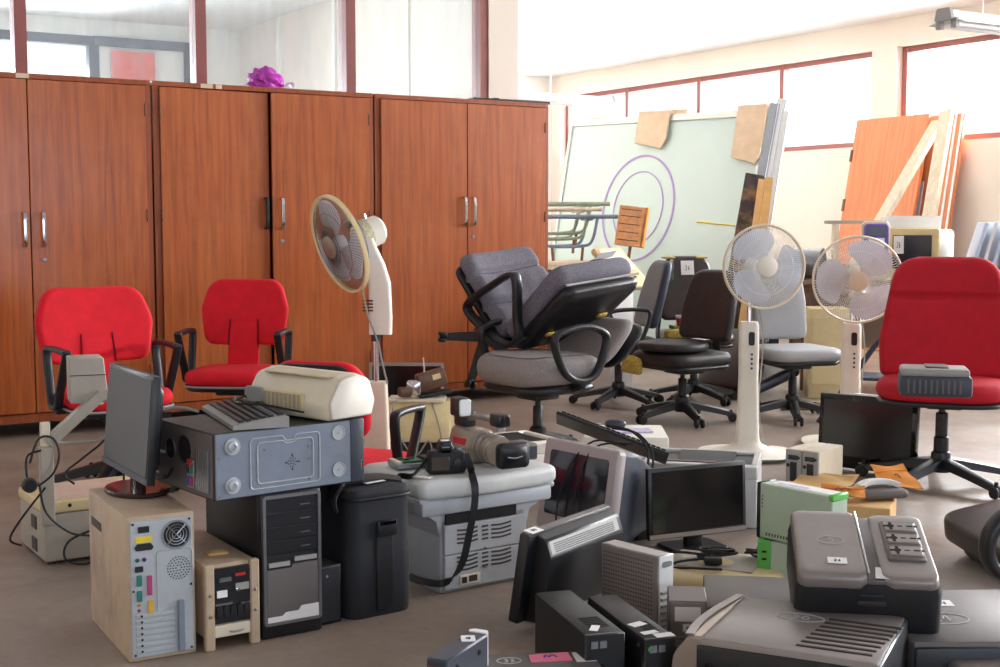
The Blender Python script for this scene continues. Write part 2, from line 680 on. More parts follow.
mat('tube_cream', (214, 200, 176), .5, var=.15, scale=30, dirt=(160, 120, 90), dirt_amt=.5)
mat('rust', (128, 90, 66), .8, var=.3, scale=30)
mat('charred', (62, 54, 54), .8, var=.4, scale=12, dirt=(196, 148, 90), dirt_amt=.7)
mat('purple_plastic', (96, 72, 150), .4, var=.05)
mat('ring_purple', (178, 152, 208), .4, var=.05)
mat('blue_pale', (196, 214, 238), .35, var=.05)
mat('lilac_bag', (206, 70, 196), .3, var=.25, scale=30, alpha=.93)
mat('brown_metal', (112, 82, 66), .4, .4, var=.15, dirt=(64, 46, 38), dirt_amt=.5)
mat('camera_tan', (160, 144, 128), .4, .3, var=.1)
mat('desk_brown', (142, 118, 98), .6, var=.12, scale=6)
mat('dark_gap', (16, 11, 9), .9)
wood_mat('cabinet_wood', (192, 98, 34), (146, 66, 18), .34, 5.0, wear=(206, 124, 70), coat=.5)
wood_mat('cabinet_edge', (172, 86, 34), (134, 60, 20), .4, 5.0, coat=.2)
wood_mat('door_wood', (222, 138, 88), (200, 112, 66), .4, 5.0, coat=.2)
wood_mat('plank_wood', (222, 206, 182), (196, 178, 152), .75, 4.0, coat=0)
wood_mat('board_yellow', (222, 176, 110), (204, 154, 88), .6, 4.0, coat=0, stretch=(.5, 6, 6))
glass_mat('pane_glass', (244, 248, 248), .16, (226, 230, 234))
glass_mat('window_glass', (250, 252, 255), .06, (250, 250, 250))


def floor_mat():
    m = bpy.data.materials.new('concrete_floor')
    m.use_nodes = True
    nt = m.node_tree
    N, L = nt.nodes, nt.links
    b = N['Principled BSDF']
    tc = N.new('ShaderNodeTexCoord')

    def noise(sc, det, dist=0.0):
        n = N.new('ShaderNodeTexNoise')
        n.inputs['Scale'].default_value = sc
        n.inputs['Detail'].default_value = det
        n.inputs['Roughness'].default_value = .66
        n.inputs['Distortion'].default_value = dist
        L.new(tc.outputs['Object'], n.inputs['Vector'])
        return n

    def ramp(src, p0, c0, p1, c1):
        r = N.new('ShaderNodeValToRGB')
        r.color_ramp.elements[0].position, r.color_ramp.elements[1].position = p0, p1
        r.color_ramp.elements[0].color, r.color_ramp.elements[1].color = c0, c1
        L.new(src, r.inputs[0])
        return r.outputs[0]

    def mix(f, a, c):
        x = N.new('ShaderNodeMix')
        x.data_type = 'RGBA'
        L.new(f, x.inputs[0]); L.new(a, x.inputs[6])
        if isinstance(c, tuple):
            x.inputs[7].default_value = c
        else:
            L.new(c, x.inputs[7])
        return x.outputs[2]
    base = ramp(noise(1.1, 9, .4).outputs[0], .3, lin((134, 119, 109)), .72, lin((166, 149, 134)))
    fine = ramp(noise(26, 6).outputs[0], .45, (0, 0, 0, 1), .75, (.3, .3, .3, 1))
    c = mix(fine, base, lin((112, 98, 88)))
    st = ramp(noise(2.3, 8, 1.2).outputs[0], .54, (0, 0, 0, 1), .72, (.6, .6, .6, 1))
    c = mix(st, c, lin((130, 97, 74)))
    st2 = ramp(noise(.75, 7, .8).outputs[0], .52, (0, 0, 0, 1), .75, (.55, .55, .55, 1))
    c = mix(st2, c, lin((184, 177, 174)))
    L.new(c, b.inputs['Base Color'])
    r = ramp(noise(1.7, 6).outputs[0], .35, (.38, .38, .38, 1), .7, (.62, .62, .62, 1))
    L.new(r, b.inputs['Roughness'])
    bp = N.new('ShaderNodeBump')
    bp.inputs['Strength'].default_value = .12
    bp.inputs['Distance'].default_value = .004
    L.new(noise(40, 5).outputs[0], bp.inputs['Height'])
    L.new(bp.outputs[0], b.inputs['Normal'])
    MATS['concrete_floor'] = m


floor_mat()


def ceiling_mat():
    m = mat('ceiling_paint', (238, 240, 240), .9, var=.02, scale=.8, dirt=(196, 176, 150), dirt_amt=.3)
    return m


ceiling_mat()

# ---------------------------------------------------------------- the setting
FA, FB = W(0, 440), W(547, 391)          # foot of the cabinet row
CAB0 = FA                                 # origin of the cabinet frame; x = DX, y = DY


def cf(x, y=0, z=0):
    p = CAB0 + DX * x + DY * y
    return Vector((p.x, p.y, z))


def col_x(u, y=0.0):
    """distance along the cabinet row where the photograph's column u meets the line at depth y"""
    d = ray(u, 224)
    k = d.x / d.y
    p = cf(0, y)
    return (k * p.y - p.x) / (DX.x - k * DX.y)


struct(MB().box(-16, 30, -16, 34, -.12, 0).build('floor', 'concrete_floor', smooth=0))

# partition behind the cabinets: low wall, frame posts, dusty panes up to the ceiling
PY = .56                                   # the partition stands behind the cabinet backs
xs_post = [col_x(-150, PY), col_x(26, PY), col_x(204, PY), col_x(352, PY), col_x(484, PY)]
xs_post[0:0] = [xs_post[0] - 1.3, ]
x_end = xs_post[-1]
M0 = T(CAB0.x, CAB0.y, 0) @ RZ(CAB_YAW)


def cbox(x0, x1, y0, y1, z0, z1, bev=0):
    return MB().box(x0, x1, y0, y1, z0, z1, bev, M=M0)


part_wall = struct(cbox(xs_post[0], x_end, PY, PY + .1, 0, 1.6).build('wall_partition', 'wall_white', smooth=0))
for x in xs_post:
    cbox(x - .035, x + .035, PY - .01, PY + .11, 1.6, CEIL).build('post', 'frame_mauve', part_wall, smooth=0)
cbox(xs_post[0], x_end, PY, PY + .1, 1.6, 1.66).build('rail', 'frame_mauve', part_wall, smooth=0)
for i in range(len(xs_post) - 1):
    cbox(xs_post[i] + .035, xs_post[i + 1] - .035, PY + .045, PY + .053, 1.66, CEIL).build('pane', 'pane_glass', part_wall, smooth=0)

# the room behind the glass: side wall, back wall with a bright window, its beam
BR = 5.0
sw = struct(cbox(x_end + .03, x_end + .28, PY - .02, PY + BR, 0, CEIL).build('wall_side', 'wall_paint', smooth=0))
for yy in (1.2, 2.6, 3.9):
    cbox(x_end + .015, x_end + .03, PY + yy, PY + yy + .06, 0, CEIL).build('panel_strip', 'wall_white', sw, smooth=0)
by = PY + BR
xw0, xw1, xw2 = col_x(98, by) - 6.5, col_x(98, by), col_x(195, by)
zb0, zb1 = 1.3, CAMZ + (224 - 47) * cf(xw2, by).y / FPX
bw = MB()
bw.box(xw0 - 4, xw0, by, by + .15, 0, CEIL, M=M0)
bw.box(xw1, x_end + .28, by, by + .15, 0, CEIL, M=M0)
bw.box(xw0, xw1, by, by + .15, 0, zb0, M=M0)
bw.box(xw0, xw1, by, by + .15, zb1, CEIL, M=M0)
bwo = struct(bw.build('wall_far_room', 'wall_white', smooth=0))
w1 = cbox(xw0, xw1, by + .06, by + .07, zb0, zb1).build('window_1', 'window_glass', smooth=0)
struct(w1)
cbox(xw0, xw1, by - .02, by + .1, zb1 - .09, zb1).build('window_frame', 'slate_plastic', w1, smooth=0)
for xx in (xw0 + 1.5, xw0 + 3.0, xw1):
    cbox(xx - .05, xx + .05, by - .02, by + .1, zb0, zb1).build('window_frame', 'slate_plastic', w1, smooth=0)
# panelled bay beside that window, framed in dark slate
cbox(xw1, xw2, by - .06, by - .01, zb1 - .09, zb1).build('frame_strip', 'slate_plastic', bwo, smooth=0)
cbox(xw2 - .09, xw2, by - .06, by - .01, zb0 - .3, zb1).build('frame_strip', 'slate_plastic', bwo, smooth=0)
tag(cbox(col_x(113, by), col_x(155, by), by - .12, by - .07, 1.1, CAMZ + (224 - 59) * cf(xw1 + .8, by).y / FPX).build('notice_board', mat('board_red', (224, 96, 76), .7, var=.2, scale=30), smooth=0),
    'faded red notice board seen through the dusty partition glass', 'board')

# far end wall of the hall and the long window wall
wl = wall_t(551)                                  # where the window wall meets the end wall (along -DY from WIN_P)
Mw = T(WIN_P.x, WIN_P.y, 0) @ RZ(CAB_YAW - PI / 2)     # x = along the wall towards the camera, y = outwards


def wbox(b, x0, x1, y0, y1, z0, z1):
    b.box(x0, x1, y0, y1, z0, z1, M=Mw)
    return b


SILL, HEAD = 1.98, 2.93
ww = MB()
wbox(ww, wl, 20.5, 0, .22, 0, SILL)
wbox(ww, wl, 20.5, 0, .22, HEAD, CEIL)
xs = [wl] + [q for s in WINDOWS for q in s] + [20.5]
for i in range(0, len(xs), 2):
    wbox(ww, xs[i], xs[i + 1], 0, .22, SILL, HEAD)
wwo = struct(ww.build('wall_windows', 'wall_paint', smooth=0))
for wi, (a, b) in enumerate(WINDOWS):
    pane = struct(wbox(MB(), a, b, .16, .166, SILL, HEAD).build('window_%d' % (wi + 2), 'window_glass', smooth=0))
    for z0, z1 in ((SILL, SILL + .055), (HEAD - .055, HEAD)):
        wbox(MB(), a, b, .10, .20, z0, z1).build('window_rail', 'frame_mauve', pane, smooth=0)
    if wi == 0:
        mull = [wall_t(u) for u in (560, 620, 691, 773, 866)]
        mull[0], mull[-1] = a + .03, b - .03
    else:
        n = 4
        mull = [a + .03 + (b - a - .06) * j / n for j in range(n + 1)]
    for t in mull:
        wbox(MB(), t - .03, t + .03, .09, .20, SILL, HEAD).build('mullion', 'frame_mauve', pane, smooth=0)

ew = MB()
pe = WIN_P - DY * wl                        # corner
Me = T(pe.x, pe.y, 0) @ RZ(CAB_YAW)         # x towards right along DX ; wall extends to -x
ew.box(-9, .3, 0, .2, 0, CEIL, M=Me)
end_wall = struct(ew.build('wall_end', 'wall_white', smooth=0))
for x in (-.62, -.18):
    MB().box(x - .04, x + .04, -.03, .0, 0, 2.3, M=Me).build('door_jamb', 'frame_mauve', end_wall, smooth=0)

# ceiling over both rooms, ending at the outer walls
cl = MB()
xr = (WIN_P - CAB0).dot(DX) + .22
ye = (pe - CAB0).dot(DY) + .2
cl.box(-16, x_end + .2, -20, by + .15, CEIL, CEIL + .15, M=M0)
cl.box(x_end + .2, xr, -20, ye, CEIL, CEIL + .15, M=M0)
struct(cl.build('ceiling', 'ceiling_paint', smooth=0))

wc = cf((xw0 + xw1) / 2, by + .3)
area_light('far_room_daylight', (wc.x, wc.y, 2.1), -DY, xw1 - xw0 - .2, 1.3, 1500, (.97, .985, 1.0))

# the walls behind the camera, out of view
hw = MB()
hw.box(-7.2, -7.0, -14, PY, 0, CEIL, M=M0)
for x0_, x1_, z0_, z1_ in ((-7.2, -5, 0, CEIL), (4, xr, 0, CEIL), (-5, 4, 0, .9), (-5, 4, 2.7, CEIL)):
    hw.box(x0_, x1_, -14.2, -14, z0_, z1_, M=M0)
struct(hw.build('wall_rear', 'wall_paint', smooth=0))
struct(cbox(-5, 4, -14.1, -14.09, .9, 2.7).build('window_9', 'window_glass', smooth=0))  # unseen window, added with its opening so bluish light reaches the front faces
rc = cf(-.5, -14.4)
area_light('rear_fill_light', (rc.x, rc.y, 1.8), DY, 8.8, 1.7, 260, (.72, .84, 1.0))  # added cool fill behind that invented opening
# ---------------------------------------------------------------- wooden cabinets
CAB_H, CAB_D, LEG = 2.03, .5, .085
cab_edges = [col_x(-96), col_x(154), col_x(374.5), col_x(548.5)]
cab_mid = [col_x(30), col_x(271.5), col_x(466)]
cab_label = ['wooden cabinet at the left edge with a red chair before it',
             'wooden cabinet under the purple bag with one door ajar',
             'wooden cabinet beside the tall fan, nearest the white end wall']
handles = [((col_x(30) - .035, 'chrome'), (col_x(42), 'chrome')), ((col_x(266.5), 'black_plastic'), (col_x(280), 'chrome')),
           ((col_x(462), 'chrome'), (col_x(471), 'chrome'))]
for i in range(3):
    x0, x1, xm = cab_edges[i] + .006, cab_edges[i + 1] - .006, cab_mid[i]
    o0 = cf(x0)
    t = thing('wooden_cabinet', cab_label[i], 'cabinet', (o0.x, o0.y, 0), CAB_YAW, 'cabinets along the glass partition')
    w, m = x1 - x0, xm - x0
    fr = .035
    MB().box(0, w, .022, CAB_D, LEG, LEG + .05).build('bottom_board', 'cabinet_edge', t, smooth=0)
    MB().box(0, w, -.005, CAB_D, CAB_H - .03, CAB_H, .003, 1).build('top_board', 'cabinet_edge', t, smooth=0)
    for xx in (0, w - .022):
        MB().box(xx, xx + .022, .0, CAB_D, LEG, CAB_H - .03).build('side_panel', 'cabinet_edge', t, smooth=0)
    MB().box(0, w, CAB_D - .012, CAB_D, LEG, CAB_H - .03).build('back_panel', 'cabinet_edge', t, smooth=0)
    MB().box(.0, w, -.003, .022, LEG, LEG + .05, .002, 1).build('bottom_rail', 'cabinet_edge', t, smooth=0)
    for xx in (0, w):
        MB().box(xx - (fr if xx else 0), xx + (0 if xx else fr), -.003, .0, LEG + .05, CAB_H - .03).build('frame_stile', 'cabinet_edge', t, smooth=0)
    for xx in (.05, w - .05):
        for yy in (.06, CAB_D - .06):
            MB().box(xx - .03, xx + .03, yy - .03, yy + .03, 0, LEG).build('leg', 'black_matte', t, smooth=0)
    for k, (d0, d1) in enumerate(((fr + .002, m - .003), (m + .003, w - fr - .002))):
        hinge_x = d0 if k == 0 else d1
        dr = bpy.data.objects.new('door', None)
        b = MB().box(d0 - hinge_x, d1 - hinge_x, -.02, .0, LEG + .055, CAB_H - .034, .003, 1)
        dr = b.build('door', 'cabinet_wood', t, smooth=0)
        dr.location = (hinge_x, -.001, 0)
        if i == 1 and k == 0:
            dr.rotation_euler = (0, 0, R(3.2))
        hx, hm = handles[i][k]
        hx = hx - x0 - hinge_x
        zc = (1.17, 1.265, 1.285)[i]
        hb = MB().tube(crom([(hx, -.02, zc + .09), (hx, -.05, zc + .085), (hx, -.055, zc), (hx, -.05, zc - .085), (hx, -.02, zc - .09)], 5), .007, 8, N=(1, 0, 0), flat=(.011, .006))
        hb.build('handle', hm, dr)
        if k == 1:
            MB().lathe([(.011, 0), (.011, .006), (.006, .007), (.006, .004)], 14, T(hx + .004, -.02, zc - .17) @ FRONT).build('lock', 'steel', dr)
        for hz in (.35, 1.25, 1.86):
            MB().cyl((0, -.022, hz - .035), (0, -.022, hz + .035), .005, seg=8).build('hinge', 'rust', dr)
    # yellowed stock labels on the top edge
    for u in ((20, 33), (203, 215), (218, 224)) if i < 2 else ():
        xa, xb = col_x(u[0]), col_x(u[1])
        if x0 < xa and xb < x1:
            MB().box(xa - x0, xb - x0, -.0065, -.004, CAB_H - .028, CAB_H - .002).build('stock_label', 'cardboard', t, smooth=0)

# lilac bag lying on the cabinet row
pb = cf(col_x(268, .2), .2, CAB_H)
bm = bmesh.new()
bmesh.ops.create_icosphere(bm, subdivisions=4, radius=1)
for v in bm.verts:
    p = v.co
    k = 1 + .16 * math.sin(7 * p.x + 3 * p.z) * math.cos(6 * p.y - 4 * p.z) + .07 * math.sin(17 * p.z + 9 * p.x) + .05 * math.sin(23 * p.y + 15 * p.x)
    v.co = Vector((p.x * .108 * k, p.y * .09 * k, max(-.052, p.z * .085 * k)))
bag = MB().take(bm)
bg = thing('plastic_bag', 'crumpled magenta plastic bag lying on top of the cabinets', 'bag', (pb.x, pb.y, CAB_H + .055), CAB_YAW)
bag.build('bundle', 'lilac_bag', bg, smooth=60)
MB().tube(crom([(.11, -.02, -.03), (.15, -.03, .0), (.17, -.01, -.03), (.155, 0, -.05)], 5), .01, 6, N=(0, 1, 0), flat=(.03, .004)).build('loose_flap', mat('bag_clear', (236, 214, 236), .25, alpha=.7), bg)
# dark batten left on the last cabinet
pq = cf(col_x(474, .06), .06, CAB_H)
tag(MB().box(0, .62, 0, .09, 0, .02, .004, 1).box(.16, .2, -.002, .092, .018, .024).build('batten', 'black_matte', smooth=0, loc=pq, rotz=CAB_YAW),
    'thin dark batten lying along the top of the last cabinet', 'batten')

# ---------------------------------------------------------------- ceiling lamps
def tube_lamp(loc, rz, label, rods):
    t = thing('fluorescent_lamp', label, 'lamp', loc, rz, 'pendant fluorescent lamps')
    L_ = 1.25
    prof = [(-.05, .0), (-.03, .05), (.03, .05), (.05, .0), (.14, -.03), (.14, -.036), (.045, -.012), (-.045, -.012), (-.14, -.036), (-.14, -.03)]
    MB().prism([(y, z) for y, z in prof], L_, Matrix(((0, 0, 1, 0), (1, 0, 0, 0), (0, 1, 0, 0), (0, 0, 0, 1)))).build('housing', 'white_plastic', t, smooth=0)
    for xx in (-.03, L_ - .0):
        MB().prism(rpoly([(-.07, -.02), (.07, -.02), (.05, .06), (-.05, .06)], .012, 3), .03, T(xx, 0, 0) @ Matrix(((0, 0, 1, 0), (1, 0, 0, 0), (0, 1, 0, 0), (0, 0, 0, 1)))).build('end_cap', 'grey_plastic', t, smooth=30)
    for yy in (-.06, .06):
        tb = MB().cyl((.02, yy, -.04), (L_ - .02, yy, -.04), .016, seg=12).build('tube', mat('lamp_tube', (250, 250, 250), .4), t)
        MB().box(.0, .03, yy - .02, yy + .02, -.065, .0).build('lamp_holder', 'grey_plastic', t, smooth=0)
    for xx in rods:
        MB().cyl((xx, 0, .05), (xx, 0, CEIL - loc[2]), .006, seg=6).build('rod', 'white_plastic', t)
    return t


la = AT(508, 96, 12.9)
tube_lamp((la.x, la.y, la.z), CAB_YAW, 'white pendant fluorescent lamp hanging beyond the cabinet end', (.1, .5))
lb = AT(946, 18, 8.4)
tube_lamp((lb.x, lb.y, lb.z), CAB_YAW, 'white fluorescent lamp at the top right corner of the photo', (.35, 1.0))
# ---------------------------------------------------------------- office chairs
CHAIR_GROUP = 'old office chairs'


def star_base(t, r=.30, n=5, rot=0.0, lift='black_plastic', z_top=.40, m='black_plastic', M=None, hub_h=.085, slope=.055):
    """five-armed foot with castors and a gas lift, as parts of chair t"""
    M = M or Matrix.Identity(4)
    MB().lathe([(.045, .06), (.05, .09), (.042, .15), (.03, .16)], 16, M).build('hub', m, t)
    MB().lathe([(.026, .1), (.026, .26), (.022, .265)], 14, M).build('lift_sleeve', m, t)
    MB().lathe([(.0145, .2), (.0145, z_top)], 14, M).build('gas_lift', lift, t)
    leg = cas = None
    for k in range(n):
        Mk = M @ RZ(rot + 2 * PI * k / n)
        if leg is None:
            b = MB()
            prof = []
            for s in range(7):
                x = .035 + (r - .035) * s / 6
                w = .034 - .012 * s / 6
                zc = .105 - slope * (s / 6) ** 1.2
                h = .024 - .008 * s / 6
                prof.append([(x, -w, zc - h), (x, w, zc - h), (x, w * .8, zc + h * .6), (x, 0, zc + h), (x, -w * .8, zc + h * .6)])
            vs = [p for ring in prof for p in ring]
            fs = []
            for s in range(6):
                for j in range(5):
                    fs.append((s * 5 + j, s * 5 + (j + 1) % 5, (s + 1) * 5 + (j + 1) % 5, (s + 1) * 5 + j))
            fs += [tuple(range(5)), tuple(30 + j for j in range(5))]
            b.add(vs, fs)
            leg = b.build('leg', m, t, 50)
            c = MB()
            c.cyl((r - .005, 0, .075), (r - .005, 0, .045), .009, seg=8)
            c.box(r - .03, r + .015, -.014, .014, .03, .06, .006, 1)
            for s in (-1, 1):
                c.lathe([(.012, -.009), (.025, -.008), (.028, 0), (.025, .008), (.012, .009)], 16, T(r + .004, s * .019, .029) @ RX(PI / 2))
            cas = c.build('castor', 'black_matte', leg)
            leg.matrix_local = Mk
        else:
            l2 = mesh_copy(leg, t, M=Mk)
            mesh_copy(cas, l2)


def loop_arm(t, x, pts, m='black_plastic', w=.026, th=.013, M=None, closed=True, name='armrest'):
    """armrest: a flat bar bent in the plane x = const; pts are (y, z)"""
    P = crom([(x, y, z) for y, z in pts], 5, closed)
    return MB().tube(P, 1, 10, closed, N=(1, 0, 0), flat=(w, th), M=M).build(name, m, t, 60)


def back_fn(x0=0.0, curve=.35, y=0.0, lean=0.0, z0=0.0):
    """turns a pad lying in x,y (thickness z) into an upright backrest: x stays, y -> height, z -> towards -y (front)"""
    def fn(q):
        yy = -q.z - curve * (q.x ** 2) * 1.0
        return Vector((q.x + x0, y + yy + lean * q.y, z0 + q.y))
    return fn


def task_chair(label, loc, rz, fabric='red_fabric', seat_h=.47, back_h=.36, back_w=.46, lift='chrome', rot=.3):
    """red task chair with bar arms; faces -y"""
    t = thing('office_chair', label, 'chair', loc, rz, CHAIR_GROUP)
    star_base(t, .3, rot=rot, lift=lift, z_top=seat_h - .09)
    sw = .47
    seat = rpoly([(-sw / 2, -.23), (sw / 2, -.23), (sw / 2 * .92, .2), (-sw / 2 * .92, .2)], [.12, .12, .08, .08], 6)
    MB().pad(seat, .075, .034, .012, fn=lambda q: Vector((q.x, q.y, seat_h - .075 + q.z - .10 * max(0, -q.y - .15) ** 1.5))).build('seat', fabric, t, 60)
    MB().prism([(x * .97, y * .97) for x, y in seat], .028, T(0, 0, seat_h - .1), bev=.01).build('seat_shell', 'black_plastic', t, 50)
    MB().tube([(x * 1.0, y * 1.0, seat_h - .075) for x, y in seat], .006, 6, True).build('edge_trim', 'grey_plastic', t)
    MB().box(-.09, .09, -.08, .1, seat_h - .135, seat_h - .095, .012).build('mechanism', 'black_plastic', t)
    z0 = seat_h + .105
    bw = back_w
    back = rpoly([(-bw * .44, 0), (bw * .44, 0), (bw * .5, back_h * .55), (bw * .40, back_h), (-bw * .40, back_h), (-bw * .5, back_h * .55)],
                 [.06, .06, .12, .09, .09, .12], 6)
    MB().pad(back, .06, .028, .012, fn=back_fn(0, .42, .22, .16, z0)).build('backrest', fabric, t, 60)
    MB().prism([(x * .93, y * .95 + .008) for x, y in back], .02, Matrix(((1, 0, 0, 0), (0, .16, -1, .24), (0, 1, 0, z0), (0, 0, 0, 1))), bev=.008).build('back_shell', 'black_plastic', t, 50)
    # lumbar tongue running down to the seat between two stitched darts
    tg = rpoly([(-.085, -.13), (.085, -.13), (.075, .14), (-.075, .14)], .015, 3)
    MB().pad(tg, .03, .012, .004, fn=back_fn(0, .3, .175, .2, z0)).build('lumbar_panel', fabric, t, 60)
    for s in (-1, 1):
        MB().tube([(s * .079, .140 - .2 * .0, z0 + .0), (s * .077, .141 + .2 * .07, z0 + .07), (s * .073, .142 + .2 * .135, z0 + .135)], .004, 5).build('seam', mat('seam_red', (110, 0, 18), .9), t)
    MB().tube(crom([(0, .05, seat_h - .11), (0, .24, seat_h - .1), (0, .27, seat_h + .05), (0, .285, z0 + .15)], 5), 1, 8, N=(1, 0, 0), flat=(.035, .008)).build('back_bar', 'black_plastic', t)
    for s in (-1, 1):
        x = s * (.255)
        loop_arm(t, x, [(-.12, seat_h + .185), (.06, seat_h + .19), (.10, seat_h + .165), (.075, seat_h + .03), (.05, seat_h - .06), (-.02, seat_h - .06), (-.05, seat_h - .0), (-.14, seat_h + .165)], w=.02, th=.012)
        MB().box(min(x, x * .4), max(x, x * .4), -.005, .05, seat_h - .1, seat_h - .06, .008).build('arm_bracket', 'black_plastic', t)
    return t


def place_seat(u, v, z=.47):
    return W(u, v, z)


p = W(112, 388, .46)
task_chair('bright red chair at far left, screened by a black monitor', (p.x, p.y, 0), R(38), seat_h=.46, back_h=.345, back_w=.56)
p = W(236, 368, .46)
task_chair('bright red chair before the cabinet under the purple bag', (p.x, p.y, 0), R(-4), seat_h=.46, back_h=.345, back_w=.47)
p = AT(346, 470, 5.0)
task_chair('low red chair turned away behind the lying computer case', (p.x, p.y, 0), R(160), seat_h=.30, back_h=.29, back_w=.42, rot=.1)


def exec_pad_back(t, w, h, M, fabric, z0=.03, thick=.085):
    o = rpoly([(-w / 2, 0), (w / 2, 0), (w / 2 * .96, h), (-w / 2 * .96, h)], [.05, .05, .07, .07], 5)

    def fn(q, side):
        y = q.y
        relief = 0
        if side == 0:
            for g in (h * .36, h * .72):
                relief += .024 * math.exp(-((y - g) / .016) ** 2)
            # gathered pleats running up from the seams
            relief += .006 * math.sin(q.x * 46) * math.exp(-((y - h * .55) / .1) ** 2) * math.exp(-(q.x / .12) ** 2)
        return Vector((q.x, .03 - q.z + relief - .35 * q.x ** 2, z0 + y))
    o_ = MB().grid_pad(o, h, thick * .75, thick * .25, fn, 48, 26, .05, M).build('backrest', fabric, t, 80)
    for g in (h * .36, h * .72):
        MB().tube([fn(Vector((x_, g, thick * .75)), 0) + Vector((0, -.001, 0)) for x_ in [-.2 + .04 * i for i in range(11)]], .003, 5, M=M).build('seam', 'black_matte', o_)
    return o_


# lower grey chair, facing left, with the tipped one on top
def lower_grey():
    p = W(538, 366, .47)
    t = thing('office_chair', 'grey fabric chair with black loop arm under the tipped chair', 'chair', (p.x, p.y, 0), R(-52), CHAIR_GROUP)
    star_base(t, .3, rot=.55, z_top=.36)
    seat = rrect(.54, .52, .14, 6)

    def sf(q):
        return Vector((q.x, q.y, .385 + q.z + .5 * max(0, abs(q.x) - .1) ** 2 - .9 * max(0, -q.y - .16) ** 2))
    MB().pad(seat, .145, .068, .015, fn=sf).build('seat', 'grey_fabric_light', t, 60)
    MB().prism([(x * .9, y * .9) for x, y in seat], .05, T(0, 0, .345), bev=.02).build('seat_shell', 'black_plastic', t, 50)
    MB().box(-.08, .08, -.08, .08, .30, .35, .01).build('mechanism', 'black_plastic', t)
    back = rrect(.48, .24, .09, 6, 0, .12)
    MB().pad(back, .09, .04, .012, fn=back_fn(0, .3, .30, .95, .46)).build('backrest', 'grey_fabric_light', t, 60)
    MB().prism(rrect(.46, .22, .09, 6, 0, .12), .04, Matrix(((1, 0, 0, 0), (0, .95, -1, .36), (0, 1, 0, .44), (0, 0, 0, 1))), bev=.01).build('back_shell', 'black_plastic', t, 50)
    for s in (-1, 1):
        x = s * .30
        loop_arm(t, x, [(-.12, .66), (.04, .69), (.17, .66), (.2, .6), (.13, .45), (.02, .42), (-.08, .47), (-.14, .6)], w=.022, th=.016)
        MB().tube(crom([(x, .03, .42), (x * .95, .04, .39), (x * .5, .03, .36)], 4), .024, 8).build('arm_bracket', 'black_plastic', t)


lower_grey()


def tipped_chair():
    p = AT(548, 338, 7.0)
    t = thing('office_chair', 'dark grey chair tipped back on top of another grey chair', 'chair', p, 0, CHAIR_GROUP)
    t.rotation_euler = (RZ(R(42)) @ RY(R(-5)) @ RX(R(-36))).to_euler()
    t.scale = (1.1, 1.1, 1.1)
    # local frame: origin at the seat/back junction, faces -y, seat forward
    seat = rpoly([(-.26, -.50), (.26, -.50), (.25, .0), (-.25, .0)], [.06, .06, .04, .04], 5)
    MB().pad(seat, .10, .045, .012, fn=lambda q: Vector((q.x, q.y, .01 + q.z + .12 * max(0, -q.y - .3)))).build('seat', 'grey_fabric', t, 60)
    MB().prism([(x * .97, y * .98) for x, y in seat], .06, T(0, 0, -.04), bev=.02).build('seat_shell', 'black_plastic', t, 50)
    MB().tube([(-.245, -.498, .012), (.245, -.498, .012)], .006, 6).build('front_trim', 'grey_plastic', t)
    exec_pad_back(t, .50, .50, T(0, .02, .03) @ RX(R(-3)), 'grey_fabric')
    MB().prism(rrect(.49, .48, .06, 5, 0, .26), .035, T(0, .10, .03) @ RX(R(-3)) @ FRONT, bev=.01).build('back_shell', 'black_plastic', t, 50)
    for s in (-1, 1):
        x = s * .295
        loop_arm(t, x, [(-.27, .235), (-.10, .275), (.06, .30), (.10, .26), (.04, .10), (-.04, -.01), (-.12, -.02), (-.18, .06), (-.28, .18)], w=.026, th=.015)
        MB().box(min(x, x * .7), max(x, x * .7), -.12, -.04, -.035, -.005, .006).build('arm_bracket', 'black_plastic', t)
    # torn lining and paper tag on the front of the seat
    sticker(.12, .045, T(.15, -.46, .158) @ RX(R(-8)), t, text='26', ink='ink_dark')
    MB().pad(rrect(.06, .03, .012, 3), .008, .003, .004, M=T(-.12, -.14, -.041) @ RX(PI)).build('torn_lining', 'foam_yellow', t)
    MB().pad(rrect(.07, .03, .012, 3), .008, .003, .004, M=T(.16, -.24, -.041) @ RX(PI)).build('torn_lining', 'foam_yellow', t)
    # its foot lies turned up behind the backrest, arms fanning out to the left
    bpy.context.view_layer.update()
    c = AT(489, 338, 7.6)
    Mb = t.matrix_world.inverted() @ (T(*c) @ RZ(R(20)) @ RX(R(-82)) @ T(0, 0, -.05))
    star_base(t, .29, rot=R(40), M=Mb, z_top=.2)


tipped_chair()


